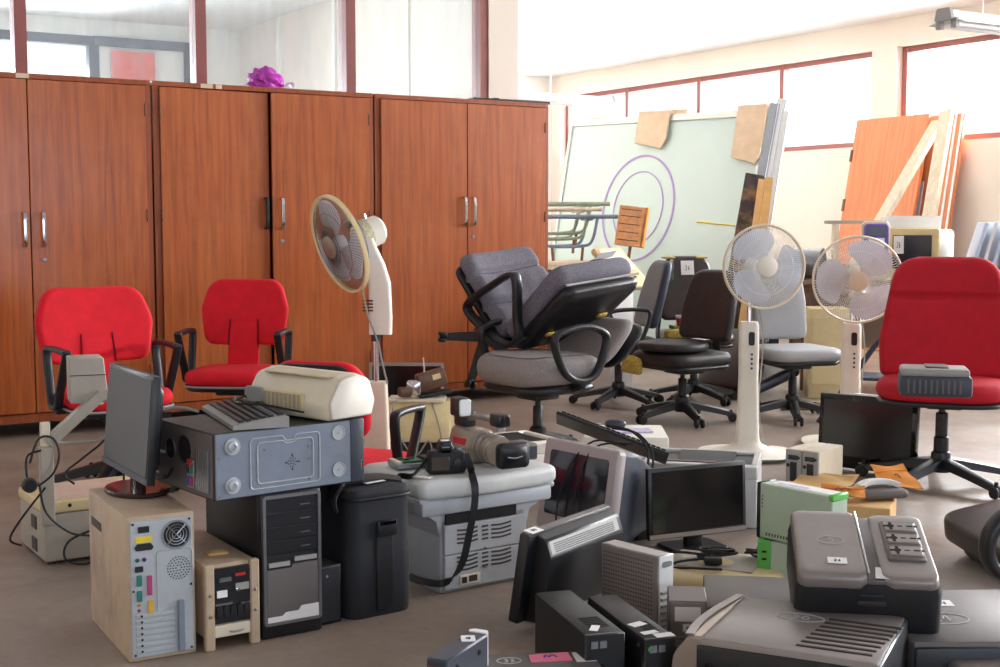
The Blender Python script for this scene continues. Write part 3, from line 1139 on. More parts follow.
def plain_chair(label, loc, rz, back_m, seat_m, seat_h=.45, bw=.42, bh=.46, gap=.06, lean=.18, rot=0.2, seat_w=.48, curve=.5, z_over=None, extra=None, back_y=.22, taper=.8):
    t = thing('office_chair', label, 'chair', loc, rz, CHAIR_GROUP)
    star_base(t, .3, rot=rot, z_top=seat_h - .1)
    seat = rpoly([(-seat_w / 2, -.24), (seat_w / 2, -.24), (seat_w / 2 * .94, .22), (-seat_w / 2 * .94, .22)], [.1, .1, .08, .08], 6)
    MB().pad(seat, .075, .034, .01, fn=lambda q: Vector((q.x, q.y, seat_h - .075 + q.z - .6 * max(0, -q.y - .17) ** 2))).build('seat', seat_m, t, 60)
    MB().prism([(x * .96, y * .96) for x, y in seat], .03, T(0, 0, seat_h - .1), bev=.012).build('seat_shell', 'black_plastic', t, 50)
    MB().box(-.09, .09, -.08, .1, seat_h - .135, seat_h - .095, .012).build('mechanism', 'black_plastic', t)
    z0 = seat_h + gap
    back = rpoly([(-bw * .5, 0), (bw * .5, 0), (bw * .5, bh * .5), (bw * .5 * taper, bh), (-bw * .5 * taper, bh), (-bw * .5, bh * .5)], [.05, .05, .2, .1, .1, .2], 6)
    MB().pad(back, .06, .028, .01, fn=back_fn(0, curve, back_y, lean, z0)).build('backrest', back_m, t, 60)
    MB().tube(crom([(0, .05, seat_h - .11), (0, back_y + .03, seat_h - .1), (0, back_y + .05, seat_h + .05), (0, back_y + .07, z0 + .15)], 5), 1, 8, N=(1, 0, 0), flat=(.035, .008)).build('back_bar', 'black_plastic', t)
    return t


# dark chairs in the middle
p = W(618, 405)
c = plain_chair('dark chair seen side on between the grey and torn chairs', (p.x, p.y, 0), R(-80), 'leather_blue', 'leather_black', .46, .44, .44, rot=.5, curve=.3, lean=.26)
sticker(.07, .14, T(0.05, .345, .90) @ RX(PI / 2), c, label='white paper tag hanging over the top of the backrest')
loop_arm(c, .27, [(-.12, .64), (.1, .65), (.13, .6), (.08, .46), (.0, .36), (-.05, .42), (-.1, .56)], w=.02, th=.013)

p = AT(694, 345, 8.75)
c = plain_chair('dark chair with white tag taped on its torn top', (p.x, p.y, 0), R(6), 'leather_brown', 'leather_brown', .48, .385, .44, rot=.2, curve=.2)
sticker(.092, .10, T(-.0, .205, .90) @ RX(PI / 2 - .18), c, text='26', ink='ink_dark', label='white number tag on backrest')
for s, w in ((-.12, .1), (.11, .09)):
    MB().pad(rrect(w, .05, .02, 4), .012, .005, .003, M=T(s, .262, .962)).build('torn_foam', 'foam_yellow', c)
MB().pad(rrect(.42, .10, .03, 4), .05, .02, .01, M=T(-.04, -.2, .455)).build('torn_foam', 'foam_yellow', c, label='yellow foam bursting from the seat')
MB().box(-.19, -.02, -.2, -.06, .505, .53, .004, 1).build('green_cover', mat('faded_green', (120, 140, 96), .8), c, smooth=0)

p = W(682, 421)
c = plain_chair('dark chair with torn seat corner and loose round cushion', (p.x, p.y, 0), R(-58), 'leather_black', 'leather_black', .43, .46, .43, rot=.9, curve=.5, lean=.2, seat_w=.5)
MB().pad(rpoly([(-.1, -.055), (.09, -.06), (.1, .04), (.02, .055), (-.08, .05)], .02, 4), .03, .012, .01, M=T(-.2, -.22, .345) @ RX(PI / 2)).build('torn_foam', 'foam_yellow', c, label='yellow foam showing at torn corner')
sticker(.12, .05, T(.14, .02, .512), c, name='paper_slip')
cu = tag(MB().pad(rrect(.42, .36, .16, 7), .05, .022, .015).build('seat_cushion', 'leather_black', None, 60, loc=(p.x - .07, p.y - .06, .443), rotz=R(-40)),
         'loose round dark cushion lying on the torn chair seat', 'cushion')

p = W(792, 419)
plain_chair('pale grey vinyl chair behind the middle fan', (p.x, p.y, 0), R(14), 'vinyl_grey', 'vinyl_grey', .45, .36, .46, rot=.6, curve=.15, lean=.1, gap=.03)

# seat shell of an overturned chair on the floor behind
p = W(700, 412)
t = thing('office_chair', 'overturned dark chair lying on the floor behind the middle fan', 'chair', (p.x + .45, p.y + .85, .02), R(35), CHAIR_GROUP)
MB().pad(rrect(.46, .5, .1, 6), .09, .04, .01, M=T(-.2, 0, .0) @ RY(R(-62)) @ T(.24, 0, 0)).build('seat', 'leather_brown', t, 60)
MB().pad(rrect(.5, .44, .08, 6), .06, .028, .01, M=T(.12, 0, .06) @ RY(R(-14))).build('backrest', 'leather_blue', t, 60)
MB().prism(rrect(.46, .4, .08, 6), .02, T(.12, 0, .128) @ RY(R(-14)), bev=.006).build('back_shell', 'black_plastic', t)
MB().box(-.2, .1, -.03, .03, .17, .2, .008, M=T(.1, 0, -.03) @ RY(R(-14))).build('back_bar', 'black_plastic', t)


# tall red chair on the right
def red_highback():
    p = W(940, 484)
    t = thing('office_chair', 'tall dark red chair on the right with a grey box on it', 'chair', (p.x, p.y, 0), R(-20), CHAIR_GROUP)
    star_base(t, .36, rot=R(-48), z_top=.38, slope=.06)
    MB().lathe([(.034, .1), (.034, .22), (.028, .225), (.028, .33), (.024, .335)], 16).build('lift_cover', 'black_plastic', t)
    MB().box(-.07, .09, -.07, .07, .355, .40, .01).build('mechanism', 'black_plastic', t)
    MB().tube([(.05, -.02, .38), (.2, -.05, .385)], .008, 8).build('lever', 'black_plastic', t)
    sw = .61
    seat = rpoly([(-sw / 2, -.26), (sw / 2, -.26), (sw / 2 * .9, .24), (-sw / 2 * .9, .24)], [.2, .2, .08, .08], 7)
    MB().pad(seat, .085, .038, .012, fn=lambda q: Vector((q.x, q.y, .405 + q.z - .35 * max(0, -q.y - .16) ** 2))).build('seat', 'red_fabric_deep', t, 60)
    MB().prism([(x * .99, y * .99) for x, y in seat], .022, T(0, 0, .385), bev=.008).build('seat_shell', 'black_plastic', t, 50)
    bw, bh = .60, .57
    back = rpoly([(-bw * .48, 0), (bw * .48, 0), (bw * .5, bh * .3), (bw * .385, bh), (-bw * .385, bh), (-bw * .5, bh * .3)], [.04, .04, .25, .13, .13, .25], 7)

    def rf(q, side):
        groove = (.024 * math.exp(-((q.y - .385) / .012) ** 2)) if side == 0 else 0
        return Vector((q.x, .165 - q.z + groove - .38 * q.x ** 2 + .17 * q.y + .05 * max(0, q.y - .3), .475 + q.y))
    MB().grid_pad(back, bh, .045, .03, rf, 48, 26, .04).build('backrest', 'red_fabric_deep', t, 80)
    MB().tube(crom([(0, .05, .375), (0, .27, .385), (0, .31, .5), (0, .35, .7)], 5), 1, 8, N=(1, 0, 0), flat=(.04, .01)).build('back_bar', 'black_plastic', t)
    return p


RED_P = red_highback()

# overturned brown chair cut by the right edge
p = W(985, 583)
t = thing('office_chair', 'overturned dark brown padded chair at the right edge of the photo', 'chair', (p.x + .2, p.y + .10, 0), R(12), CHAIR_GROUP)
MB().pad(rrect(.5, .46, .08, 6), .09, .02, .004, M=T(.08, .1, .085) @ RX(R(6)) @ RY(R(-10))).build('seat', 'leather_brown', t, 60)
MB().pad(rrect(.46, .4, .1, 6), .08, .035, .01, M=T(.12, .12, .0)).build('backrest', 'leather_brown', t, 60)
MB().tube(crom([(-.29, -.18, .13), (-.28, -.18, .21), (-.20, -.18, .28), (-.08, -.18, .30), (.0, -.18, .22), (-.04, -.19, .11), (-.15, -.19, .06), (-.25, -.19, .07)], 5, True), 1, 10, True, N=(0, 1, 0), flat=(.03, .02)).build('armrest', 'black_plastic', t, 60)


# ---------------------------------------------------------------- pedestal fans
def fan_head(t, M, Rr, rim_m, wire_m, blade_m, hub_m, blades=3, wires=96, blade_rot=0.0, hub_r=.052, swirl=.12):
    """guards, rim, blades; M: head frame with -y forward, origin at rim centre"""
    def dome(r, sgn, depth):
        s = r / Rr
        return sgn * depth * (1 - s ** 2.6)
    MB().tube([(Rr * math.cos(2 * PI * j / 56), 0, Rr * math.sin(2 * PI * j / 56)) for j in range(56)], 1, 8, True, N=(0, 1, 0), flat=(.012, .006), M=M).build('guard_rim', rim_m, t)
    for sgn, dep, nm, r0, sw_ in ((-1, .045, 'front_wires', hub_r * .95, swirl), (1, .085, 'rear_wires', .05, -swirl)):
        b = MB()
        for k in range(wires):
            th = 2 * PI * k / wires
            pts = []
            for j in range(7):
                r = r0 + (Rr - r0) * j / 6
                a = th + sw_ * math.sin(PI * j / 6)
                pts.append((r * math.cos(a), dome(r, sgn, dep), r * math.sin(a)))
            b.tube(pts, .00125, 3, M=M, caps=False)
        for rr in (Rr * .36, Rr * .68):
            b.tube([(rr * math.cos(2 * PI * j / 36), dome(rr, sgn, dep), rr * math.sin(2 * PI * j / 36)) for j in range(36)], .0014, 4, True, M=M)
        o = b.build(nm, wire_m, t, 0)
        stuff(o)
    MB().lathe([(0.001, .0), (hub_r, .0), (hub_r, .008), (hub_r * .86, .013), (.001, .014)], 28, M @ T(0, -.042, 0) @ FRONT).build('badge', hub_m, t)
    MB().lathe([(.001, -.03), (.034, -.03), (.038, .0), (.03, .02), (.001, .025)], 20, M @ T(0, -.005, 0) @ FRONT).build('blade_hub', blade_m, t)
    bl = None
    for k in range(blades):
        Mk = M @ RY(blade_rot + 2 * PI * k / blades)
        if bl is None:
            n = 12
            P, Fc = [], []
            outer = Rr * .93
            for i in range(n + 1):
                s = i / n
                r = .03 + (outer - .03) * s
                a0 = -.30 - .30 * math.sin(PI * min(1, s * .8)) + .22 * s ** 3
                a1 = .34 + .85 * math.sin(PI * s * .62) - .25 * s ** 6
                for j in range(n + 1):
                    q = j / n
                    a = a0 + (a1 - a0) * q
                    rr = r * (1 - .07 * s ** 4 * (2 * q - 1) ** 4)
                    y = .024 * (q - .5) * (.7 + .3 * s) - .01 * math.sin(PI * q)
                    P.append((rr * math.cos(a), y, rr * math.sin(a)))
            for i in range(n):
                for j in range(n):
                    a = i * (n + 1) + j
                    Fc.append((a, a + 1, a + n + 2, a + n + 1))
            off = len(P)
            P2 = [(x, y + .0022, z) for x, y, z in P]
            F2 = [tuple(i + off for i in reversed(f)) for f in Fc]
            rim = [j for j in range(n + 1)] + [i * (n + 1) + n for i in range(1, n + 1)] + [n * (n + 1) + j for j in range(n - 1, -1, -1)] + [i * (n + 1) for i in range(n - 1, 0, -1)]
            F3 = [(rim[i], rim[(i + 1) % len(rim)], rim[(i + 1) % len(rim)] + off, rim[i] + off) for i in range(len(rim))]
            bl = MB().add(P + P2, Fc + F2 + F3).build('blade', blade_m, t, 60)
            bl.matrix_local = Mk
        else:
            mesh_copy(bl, t, M=Mk)


def pedestal_fan(label, loc, rz, head_yaw, head_pitch, col_top, head_z, head_off=(0, 0), brand_m='cream_light', base='round', blade_m='blade_blue', blade_rot=0.0, rim='cream_plastic', head_r=.21):
    """cream pedestal fan with a control column; faces -y"""
    t = thing('pedestal_fan', label, 'fan', loc, rz, 'pedestal fans')
    # flared base
    MB().prism(rrect(.40, .36, .15, 8), .022, T(0, 0, 0), bev=.008).build('base', 'cream_light', t, 50)
    b = MB()
    rings = []
    for s in range(9):
        q = s / 8
        rings.append((.19 * (1 - q) ** 2.2 + .062, .17 * (1 - q) ** 2.2 + .055, .022 + .07 * q ** 1.4))
    outl = [rrect(a * 2, c * 2, min(a, c) * .8, 6) for a, c, z in rings]
    k = len(outl[0])
    P = [(x, y, rings[i][2]) for i, o in enumerate(outl) for x, y in o]
    Fc = [(i * k + j, i * k + (j + 1) % k, (i + 1) * k + (j + 1) % k, (i + 1) * k + j) for i in range(8) for j in range(k)]
    b.add(P, Fc).build('base_skirt', 'cream_light', t, 60)
    col = MB()
    hs = [.06, .2, .42, col_top * .8, col_top - .02, col_top]
    ws = [.062, .055, .05, .052, .05, .042]
    outl = [rrect(a * 2, a * 1.7, a * .45, 4) for a in ws]
    k = len(outl[0])
    P = [(x, y, hs[i]) for i, o in enumerate(outl) for x, y in o]
    Fc = [(i * k + j, i * k + (j + 1) % k, (i + 1) * k + (j + 1) % k, (i + 1) * k + j) for i in range(5) for j in range(k)] + [tuple(5 * k + j for j in range(k))]
    col.add(P, Fc).build('column', 'cream_light', t, 60)
    pn = MB().prism(rrect(.03, .07, .01, 4, .012, 0), .004, T(0, -.0455, col_top - .085) @ FRONT).build('control_panel', 'black_plastic', t)
    bt = None
    for i in range(4):
        loc_b = (.014, -.046, col_top - .165 - i * .024)
        if bt is None:
            bt = MB().lathe([(.006, 0), (.006, .005), (.004, .006)], 10, FRONT).build('button', 'slate_plastic', t)
            bt.location = loc_b
        else:
            mesh_copy(bt, t, loc=loc_b)
    MB().cyl((0, 0, col_top - .02), (0, .02, head_z - .06), .012, seg=12).build('pole', 'chrome', t)
    hx, hy = head_off
    Mh = T(hx, hy - .10, head_z) @ RZ(head_yaw) @ RX(head_pitch)
    Mm = Mh
    MB().lathe([(.001, -.06), (.035, -.06), (.05, -.04), (.055, .02), (.045, .07), (.02, .09), (.001, .092)], 20, Mm @ T(0, .11, 0) @ RX(-PI / 2)).build('motor', brand_m, t)
    MB().tube(crom([(0, .02, head_z - .10), (0, .02, head_z - .04), (hx * .5, hy * .5, head_z - .02), (hx, hy, head_z)], 4), .018, 10).build('neck', brand_m, t)
    fan_head(t, Mh, head_r, rim, 'wire_grey', blade_m, brand_m, 3, 96, blade_rot)
    MB().tube(crom([(0, .05, head_z - .05), (.05, .07, head_z - .2), (.075, .06, head_z - .4), (.06, .06, .25), (.1, .12, .05), (.2, .22, .008)], 6), .004, 6).build('power_cord', 'cable_grey', t)
    return t


p = W(747, 456)
pedestal_fan('cream pedestal fan in front of the pale grey chair', (p.x, p.y, 0), R(-8), R(16), R(-2), .70, .985, (.065, 0), blade_rot=R(20))
p = AT(849, 445, 7.0)
pedestal_fan('cream pedestal fan beside the tall red chair', (p.x, p.y, 0), R(-12), R(2), R(9), .67, .905, (.02, 0), head_r=.232, brand_m='cream_plastic', blade_m='blade_grey', blade_rot=R(75))


def old_fan():
    p = AT(377, 470, 5.55)
    t = thing('pedestal_fan', 'tall old fan turned left before the wooden cabinets', 'fan', (p.x, p.y, 0), 0, 'pedestal fans')
    MB().prism(rrect(.36, .32, .12, 7), .05, bev=.02).build('base', 'cream_yellow', t, 50)
    b = MB()
    hs, ws = [.04, .3, .525], [(.062, .055), (.054, .048), (.045, .04)]
    o = [rpoly([(-a, -c), (a, -c), (a, c), (-a, c)], .012, 3) for a, c in ws]
    k = len(o[0])
    b.add([(x, y, hs[i]) for i, q in enumerate(o) for x, y in q], [(i * k + j, i * k + (j + 1) % k, (i + 1) * k + (j + 1) % k, (i + 1) * k + j) for i in range(2) for j in range(k)] + [tuple(2 * k + j for j in range(k))])
    b.build('column', 'cream_plastic', t, 40)
    MB().cyl((0, 0, .5), (0, 0, .76), .013, seg=14).build('pole', 'chrome', t)
    MB().cyl((0, 0, .70), (0, 0, .735), .02, seg=14).build('collar', 'black_plastic', t)
    # curved upright carrying the head
    nk = []
    for z, x, a, c in ((.73, .02, .048, .034), (.80, .022, .048, .034), (.95, .018, .046, .034), (1.03, .0, .04, .034), (1.10, -.025, .032, .03), (1.14, -.03, .022, .024)):
        nk.append([(x + q[0], q[1], z) for q in rrect(a * 2, c * 2, .016, 4)])
    k = len(nk[0])
    MB().add([q for r_ in nk for q in r_], [(i * k + j, i * k + (j + 1) % k, (i + 1) * k + (j + 1) % k, (i + 1) * k + j) for i in range(len(nk) - 1) for j in range(k)] + [tuple((len(nk) - 1) * k + j for j in range(k)), tuple(range(k))]).build('neck', 'cream_light', t, 50)
    sl = None
    for i in range(4):
        lz = .875 + .014 * i * -1
        if sl is None:
            sl = MB().box(-.022, .022, -.004, .004, -.003, .003).build('slot', 'black_matte', t, smooth=0)
            sl.location = (-.03, -.034, lz)
        else:
            mesh_copy(sl, t, loc=(-.03, -.034, lz))
    # head
    Mh = T(-.15, -.02, 1.115) @ RZ(R(-56)) @ RX(R(18))
    MB().lathe([(.001, -.075), (.04, -.07), (.062, -.05), (.066, .01), (.064, .045), (.05, .06), (.001, .062)], 24, Mh @ T(0, .15, 0) @ RX(-PI / 2)).build('motor', 'cream_light', t)
    MB().lathe([(.067, -.052), (.068, -.04), (.068, -.022), (.067, -.01)], 24, Mh @ T(0, .15, 0) @ RX(-PI / 2)).build('sticker_band', mat('label_mixed', (206, 196, 160), .5, var=.4, scale=40), t)
    MB().cyl((0, .15, .06), (0, .15, .085), .008, seg=10, M=Mh).build('knob', 'chrome', t)
    fan_head(t, Mh, .212, 'cream_yellow', 'wire_dark', 'blade_grey', 'camera_tan', 3, 84, R(40), hub_r=.05)
    MB().tube(crom([(-.02, -.01, 1.08), (-.05, -.035, .95), (-.03, -.045, .82), (.01, -.03, .70), (.03, -.02, .60), (.05, -.03, .52)], 6), .0045, 6).build('power_cord', 'cable_grey', t)


old_fan()
# ---------------------------------------------------------------- computers and office machines in the foreground
def corner(name, label, cat, p1, p2, group=None, z=None):
    """thing whose front lower-left corner is p1 and whose front runs towards p2; x right, y back, z up"""
    return thing(name, label, cat, (p1.x, p1.y, p1.z if z is None else z), yaw(p1, p2), group)


def cable(t_or_none, pts, r, m, name='cable', label=None, n=6, cat='cable'):
    o = MB().tube(crom(pts, n), r, 6).build(name, m, t_or_none)
    if t_or_none is None:
        tag(o, label, cat)
    return o


def face(x, y, z):
    """frame on a front face: outline x -> x, outline y -> z, raised towards the viewer"""
    return T(x, y, z) @ FRONT


# ---- beige tower turned with its sockets to us
T1H = .405
p1 = W(130, 664)
p2 = p1 + Vector((math.cos(R(30)), math.sin(R(30)), 0))
t = corner('computer_tower', 'beige tower showing its sockets, with a black monitor on top', 'computer', p1, p2, 'computer cases')
w, d, h = .188, .46, T1H
MB().box(0, w, .006, d, 0, h, .006).build('case', 'beige_case', t)
MB().box(-.0015, .001, .30, .42, h - .10, h - .075, M=T(0, 0, 0) @ Matrix(((1, 0, 0, 0), (0, 1, 0, 0), (0, 0, 1, 0), (0, 0, 0, 1)))).build('side_grip', 'case_dark', t, smooth=0)
rp = MB().box(.008, w - .008, -.0, .007, .012, h - .012, .002, 1).build('rear_panel', 'rear_panel', t, smooth=0)
MB().lathe([(.041, 0), (.041, .003), (.036, .003), (.036, 0)], 28, face(.135, 0, h - .06)).build('fan_ring', 'steel', rp)
MB().lathe([(.001, 0), (.0355, 0), (.0355, .0012), (.001, .0012)], 28, face(.135, 0, h - .06)).build('fan_opening', 'black_matte', rp)
fg = MB()
for rr in (.012, .02, .028):
    fg.tube([(rr * math.cos(2 * PI * j / 28), rr * math.sin(2 * PI * j / 28), .003) for j in range(28)], .0018, 5, True, M=face(.135, 0, h - .06))
for k in range(4):
    a = PI / 4 + k * PI / 2
    fg.tube([(0, 0, .003), (.036 * math.cos(a), .036 * math.sin(a), .003)], .002, 5, M=face(.135, 0, h - .06))
stuff(fg.build('fan_grille', 'steel', rp))
MB().prism(rpoly([(-.022, -.009), (.022, -.009), (.026, .0), (.018, .01), (-.018, .01), (-.026, 0)], .003, 2), .004, face(.045, 0, h - .085)).build('power_socket', 'black_plastic', rp)
MB().box(.03, .06, -.004, .0, h - .045, h - .028).build('rocker_switch', 'black_plastic', rp, smooth=0)
MB().box(.022, .068, -.0015, 0, h - .072, h - .056).build('warning_label', 'label_yellow', rp, smooth=0)
for nm, x, z, ww, hh, m_ in (('port_round', .026, .285, .012, .012, 'port_teal'), ('port_round', .045, .285, .012, .012, 'ink_purple'), ('usb_port', .03, .26, .022, .016, 'black_plastic'),
                            ('serial_port', .03, .228, .014, .03, 'port_teal'), ('parallel_port', .058, .212, .013, .055, 'port_magenta'), ('serial_port', .03, .185, .014, .03, 'port_teal'),
                            ('game_port', .06, .152, .014, .035, 'port_yellow'), ('audio_jack', .028, .16, .009, .009, 'port_yellow'), ('audio_jack', .028, .145, .009, .009, 'port_magenta'), ('audio_jack', .028, .13, .009, .009, 'port_teal')):
    q = MB()
    if 'round' in nm or 'jack' in nm:
        q.lathe([(ww * .5, 0), (ww * .5, .003), (ww * .3, .003), (ww * .3, 0)], 12, face(x, 0, z))
    else:
        q.prism(rrect(ww, hh, .002, 2), .005, face(x, 0, z))
    q.build(nm, m_, rp, 40)
vh = MB()
for rr, n in ((.008, 6), (.016, 12), (.024, 18), (.031, 24)):
    for k in range(n):
        a = 2 * PI * k / n
        vh.lathe([(.0022, 0), (.0022, .0008)], 6, face(.14 + rr * math.cos(a), 0, .25 + rr * math.sin(a)))
stuff(vh.build('vent_holes', 'black_matte', rp, 0))
ri = MB().tube([(x, 0, z) for x, z in rpoly([(.08, .13), (.178, .16), (.178, .305), (.08, .305)], .012, 4)], .0018, 5, True, M=T(0, -.001, 0))
ri.build('pressed_ridge', 'rear_panel', rp)
sl = None
for k in range(7):
    if sl is None:
        sl = MB().box(.018, .128, -.004, 0, -.006, .006, .002, 1).build('slot_cover', 'rear_panel', rp, smooth=0)
        scw = MB().lathe([(.0035, 0), (.0035, .002), (.002, .003)], 8, face(.034, -.004, 0)).build('screw', 'black_matte', t)
        scw.location = (0, 0, .03 + k * .0165)
        sl.location = (0, 0, .03 + k * .0165)
    else:
        mesh_copy(sl, rp, loc=(0, 0, .03 + k * .0165))
        mesh_copy(scw, t, loc=(0, 0, .03 + k * .0165))
MB().box(.134, .152, -.012, 0, .014, .16, .003, 1).build('slot_bracket', 'case_blue_grey', rp, smooth=0)
for x, z in ((.016, h - .02), (w - .016, h - .02), (.016, .02), (w - .016, .02), (w - .014, .2), (.014, .2)):
    s_ = mesh_copy(scw, t, loc=(x - .034, .004, z))

# ---- flat monitors
def monitor(label, loc, rz, w, h, tilt=0.0, frame='black_plastic', screen='screen_black', bez=.014, depth=.045, lift=.08, foot='oval', foot_m=None, chin=.03, group='flat monitors', rot=None, stand=True):
    t = thing('flat_monitor', label, 'monitor', loc, rz, group, rot)
    Mt = T(0, 0, lift) @ RX(-tilt)
    MB().box(-w / 2, w / 2, -.012, .012, 0, h, .004, M=Mt).build('bezel', frame, t)
    MB().prism(rrect(w * .86, h * .82, .03, 4, 0, h * .5), depth, Mt @ T(0, .012 + depth, 0) @ FRONT, bev=.012).build('back_shell', frame, t)
    MB().box(-w / 2 + bez, w / 2 - bez, -.0135, -.011, chin, h - bez, M=Mt).build('screen', screen, t, smooth=0)
    if stand:
        MB().box(-.035, .035, .015, .045, .005, lift + h * .4, .006).build('neck', foot_m or frame, t)
        if foot == 'oval':
            MB().prism([(.125 * math.cos(2 * PI * j / 32), .03 + .095 * math.sin(2 * PI * j / 32)) for j in range(32)], .014, bev=.004).build('foot', foot_m or 'black_gloss', t)
        else:
            MB().prism(rrect(.22, .17, .02, 4, 0, .03), .014, bev=.004).build('foot', foot_m or frame, t)
    return t


p = W(139, 493, T1H)
t = monitor('black flat monitor standing on the beige tower', (p.x - .035, p.y + .01, T1H + .001), R(-58), .455, .312, R(5), 'black_plastic', 'screen_grey', .012, .022, .055, 'oval', mat('foot_brown', (58, 40, 32), .15, var=.1), chin=.022)
MB().box(-.23, .23, -.0145, -.012, .002, .02, M=T(0, 0, .055) @ RX(-R(5))).build('chin_strip', 'slate_plastic', t, smooth=0)

# ---- overhead projector behind the tower
pa = W(45, 567)
t = thing('overhead_projector', 'old beige overhead projector at the left with looped black cables', 'projector', pa, R(33))
MB().box(0, .40, 0, .36, .012, .185, .014).build('body', 'taupe_plastic', t)
MB().box(-.004, .404, -.004, .364, .185, .225, .01).build('stage_frame', 'cream_yellow', t)
MB().box(.05, .36, .03, .33, .223, .2275).build('stage_glass', mat('stage_pane', (228, 206, 186), .3, var=.08), t, smooth=0)
for y, z in ((.12, .14), (.12, .06)):
    MB().box(-.004, .002, y - .02, y + .05, z - .028, z + .02, .002, 1).build('side_vent', 'case_dark', t, smooth=0)
MB().cyl((.09, -.005, .21), (.09, .01, .21), .007, seg=12).build('latch_knob', 'black_matte', t)
for x in (.03, .37):
    for y in (.03, .33):
        MB().cyl((x, y, 0), (x, y, .014), .014, seg=10).build('foot', 'black_matte', t)
MB().box(-.012, .034, -.03, .0, .15, .43, .004, 1).build('post', 'taupe_plastic', t, smooth=0)
MB().box(-.006, .026, -.026, -.004, .43, .515, .003, 1).build('post_slider', 'cream_plastic', t, smooth=0)
MB().tube([(.02, -.012, .44), (.20, -.035, .60), (.294, -.038, .60)], 1, 4, N=(.1, .98, .1), flat=(.02, .018)).build('arm', 'taupe_plastic', t, smooth=0)
hd = MB().prism(rpoly([(0, 0), (.13, 0), (.115, .16), (0, .16)], .006, 2), .14, T(.125, .125, .57) @ RZ(R(-10)) @ FRONT, bev=.004)
hd.build('lens_head', 'taupe_plastic', t, smooth=30)
MB().box(.0, .122, -.1415, -.139, .098, .101, M=T(.125, .125, .57) @ RZ(R(-10))).build('head_seam', 'case_dark', t, smooth=0)
MB().lathe([(.035, 0), (.035, .02), (.028, .022)], 20, T(.2, .06, .555)).build('lens_ring', 'grey_plastic', t)
for k, pts in enumerate(([(-.01, -.035, .42), (-.06, -.04, .40), (-.05, -.045, .30), (.02, -.045, .33), (.05, -.04, .40), (.03, -.035, .46), (-.02, -.04, .46), (-.05, -.04, .38)],
                         [(-.02, -.04, .30), (.0, -.045, .2), (.08, -.04, .12), (.17, -.035, .09), (.2, -.06, .03), (.12, -.05, .005), (.06, -.04, .03), (.08, -.03, .09), (.2, -.035, .13)],
                         [(-.0, -.04, .29), (-.08, -.03, .19), (-.11, .02, .11), (-.07, .03, .08)],
                         [(.27, -.03, .58), (.22, -.03, .45), (.14, -.02, .38), (.07, -.03, .33), (.1, -.035, .29)],
                         [(.28, -.04, .58), (.275, -.045, .45), (.27, -.05, .30), (.268, -.05, .24)])):
    cable(t, pts, .004, 'cable_black', 'cable')
cable(t, [(.29, -.04, .6), (.27, -.04, .5), (.2, -.03, .44), (.09, -.01, .435), (.03, -.03, .445)], .005, 'cable_grey', 'lamp_cable')
MB().lathe([(.02, 0), (.026, .01), (.026, .03), (.02, .04)], 14, T(-.06, -.05, .31) @ FRONT).build('plug', 'black_matte', t)

# ---- black tower with a silver face
p1, p2 = W(263, 641), W(320, 628)
BT_H = .43
p2 = p1 + Vector((math.cos(R(33)), math.sin(R(33)), 0))
t = corner('computer_tower', 'black tower with silver-framed front under the lying case', 'computer', p1, p2, 'computer cases')
w, d, h = .188, .45, BT_H
MB().box(0, w, .03, d, .01, h, .004).build('case', 'black_matte', t)
MB().box(-.002, w + .002, 0, .035, 0, h, .01).build('front_bezel', 'black_plastic', t)
fr = MB()
fr.tube([(x, -.002, z) for x, z in rpoly([(.008, .045), (w - .008, .045), (w - .008, h - .012), (.008, h - .012)], .006, 3)], 1, 4, True, N=(0, 1, 0), flat=(.004, .005))
fr.build('silver_frame', 'steel', t)
dv = None
for k in range(4):
    b = MB().box(.014, w - .014, -.004, .0, -.019, .019, .003, 1)
    if dv is None:
        dv = b.build('drive_cover', 'black_plastic', t, smooth=0)
        lt = MB().box(.12, .15, -.0055, -.003, -.004, -.001).build('drive_button', 'steel', dv, smooth=0)
        dv.location = (0, 0, h - .04)
    else:
        c = mesh_copy(dv, t, loc=(0, 0, h - .04 - k * .041))
        mesh_copy(lt, c)
MB().prism([(.014, .06), (w - .014, .06), (w - .014, .215), (.095, .215), (.09, .205), (.014, .205)], .005, T(0, 0, 0) @ FRONT).build('silver_panel', 'silver_dark', t, smooth=0)
MB().box(.02, .085, -.007, 0, .212, .225).box(.1, .17, -.007, 0, .222, .235).build('switch_bar', 'grey_plastic', t, smooth=0)
MB().prism([(.014, .05), (w - .014, .05), (w - .014, .088), (.12, .088), (.11, .075), (.07, .075), (.06, .066), (.014, .066)], .007, FRONT).build('chipped_strip', 'paper_white', t, smooth=0)

# ---- computer case lying on the towers, underside towards us
p1, p2 = W(215, 503, BT_H), W(366, 481, BT_H)
t = corner('computer_tower', 'case lying on its side with blue grey underside showing', 'computer', p1, p2, 'computer cases', z=BT_H + .002)
L_, D_, H_ = .49, .37, .19
MB().box(0, L_ - .035, .004, D_, 0, H_, .003, 1).build('case', 'case_dark', t, smooth=0)
un = MB().box(.004, L_ - .04, -.0, .006, .003, H_ - .003, .002, 1).build('underside', 'case_blue_grey', t, smooth=0)
MB().box(L_ - .05, L_, -.004, D_ + .002, -.0, H_ + .002, .008).build('front_bezel', 'slate_plastic', t)
for z in (.05, .14):
    MB().box(L_ - .015, L_ - .008, -.006, 0, z - .016, z + .016, .002, 1).build('bezel_slot', 'chrome', t, smooth=0)
ft = None
for x, z, big in ((.055, .15, 1), (.055, .04, 1), (.40, .155, 0), (.40, .045, 0)):
    prof = [(.024, 0), (.024, .004), (.017, .004), (.015, .010), (.008, .012), (.006, .006)] if big else [(.022, 0), (.022, .003), (.019, .003), (.018, .001), (.003, .001), (.003, .004)]
    MB().lathe(prof, 22, face(x, 0, z)).build('foot' if big else 'foot_socket', 'rear_panel', un)
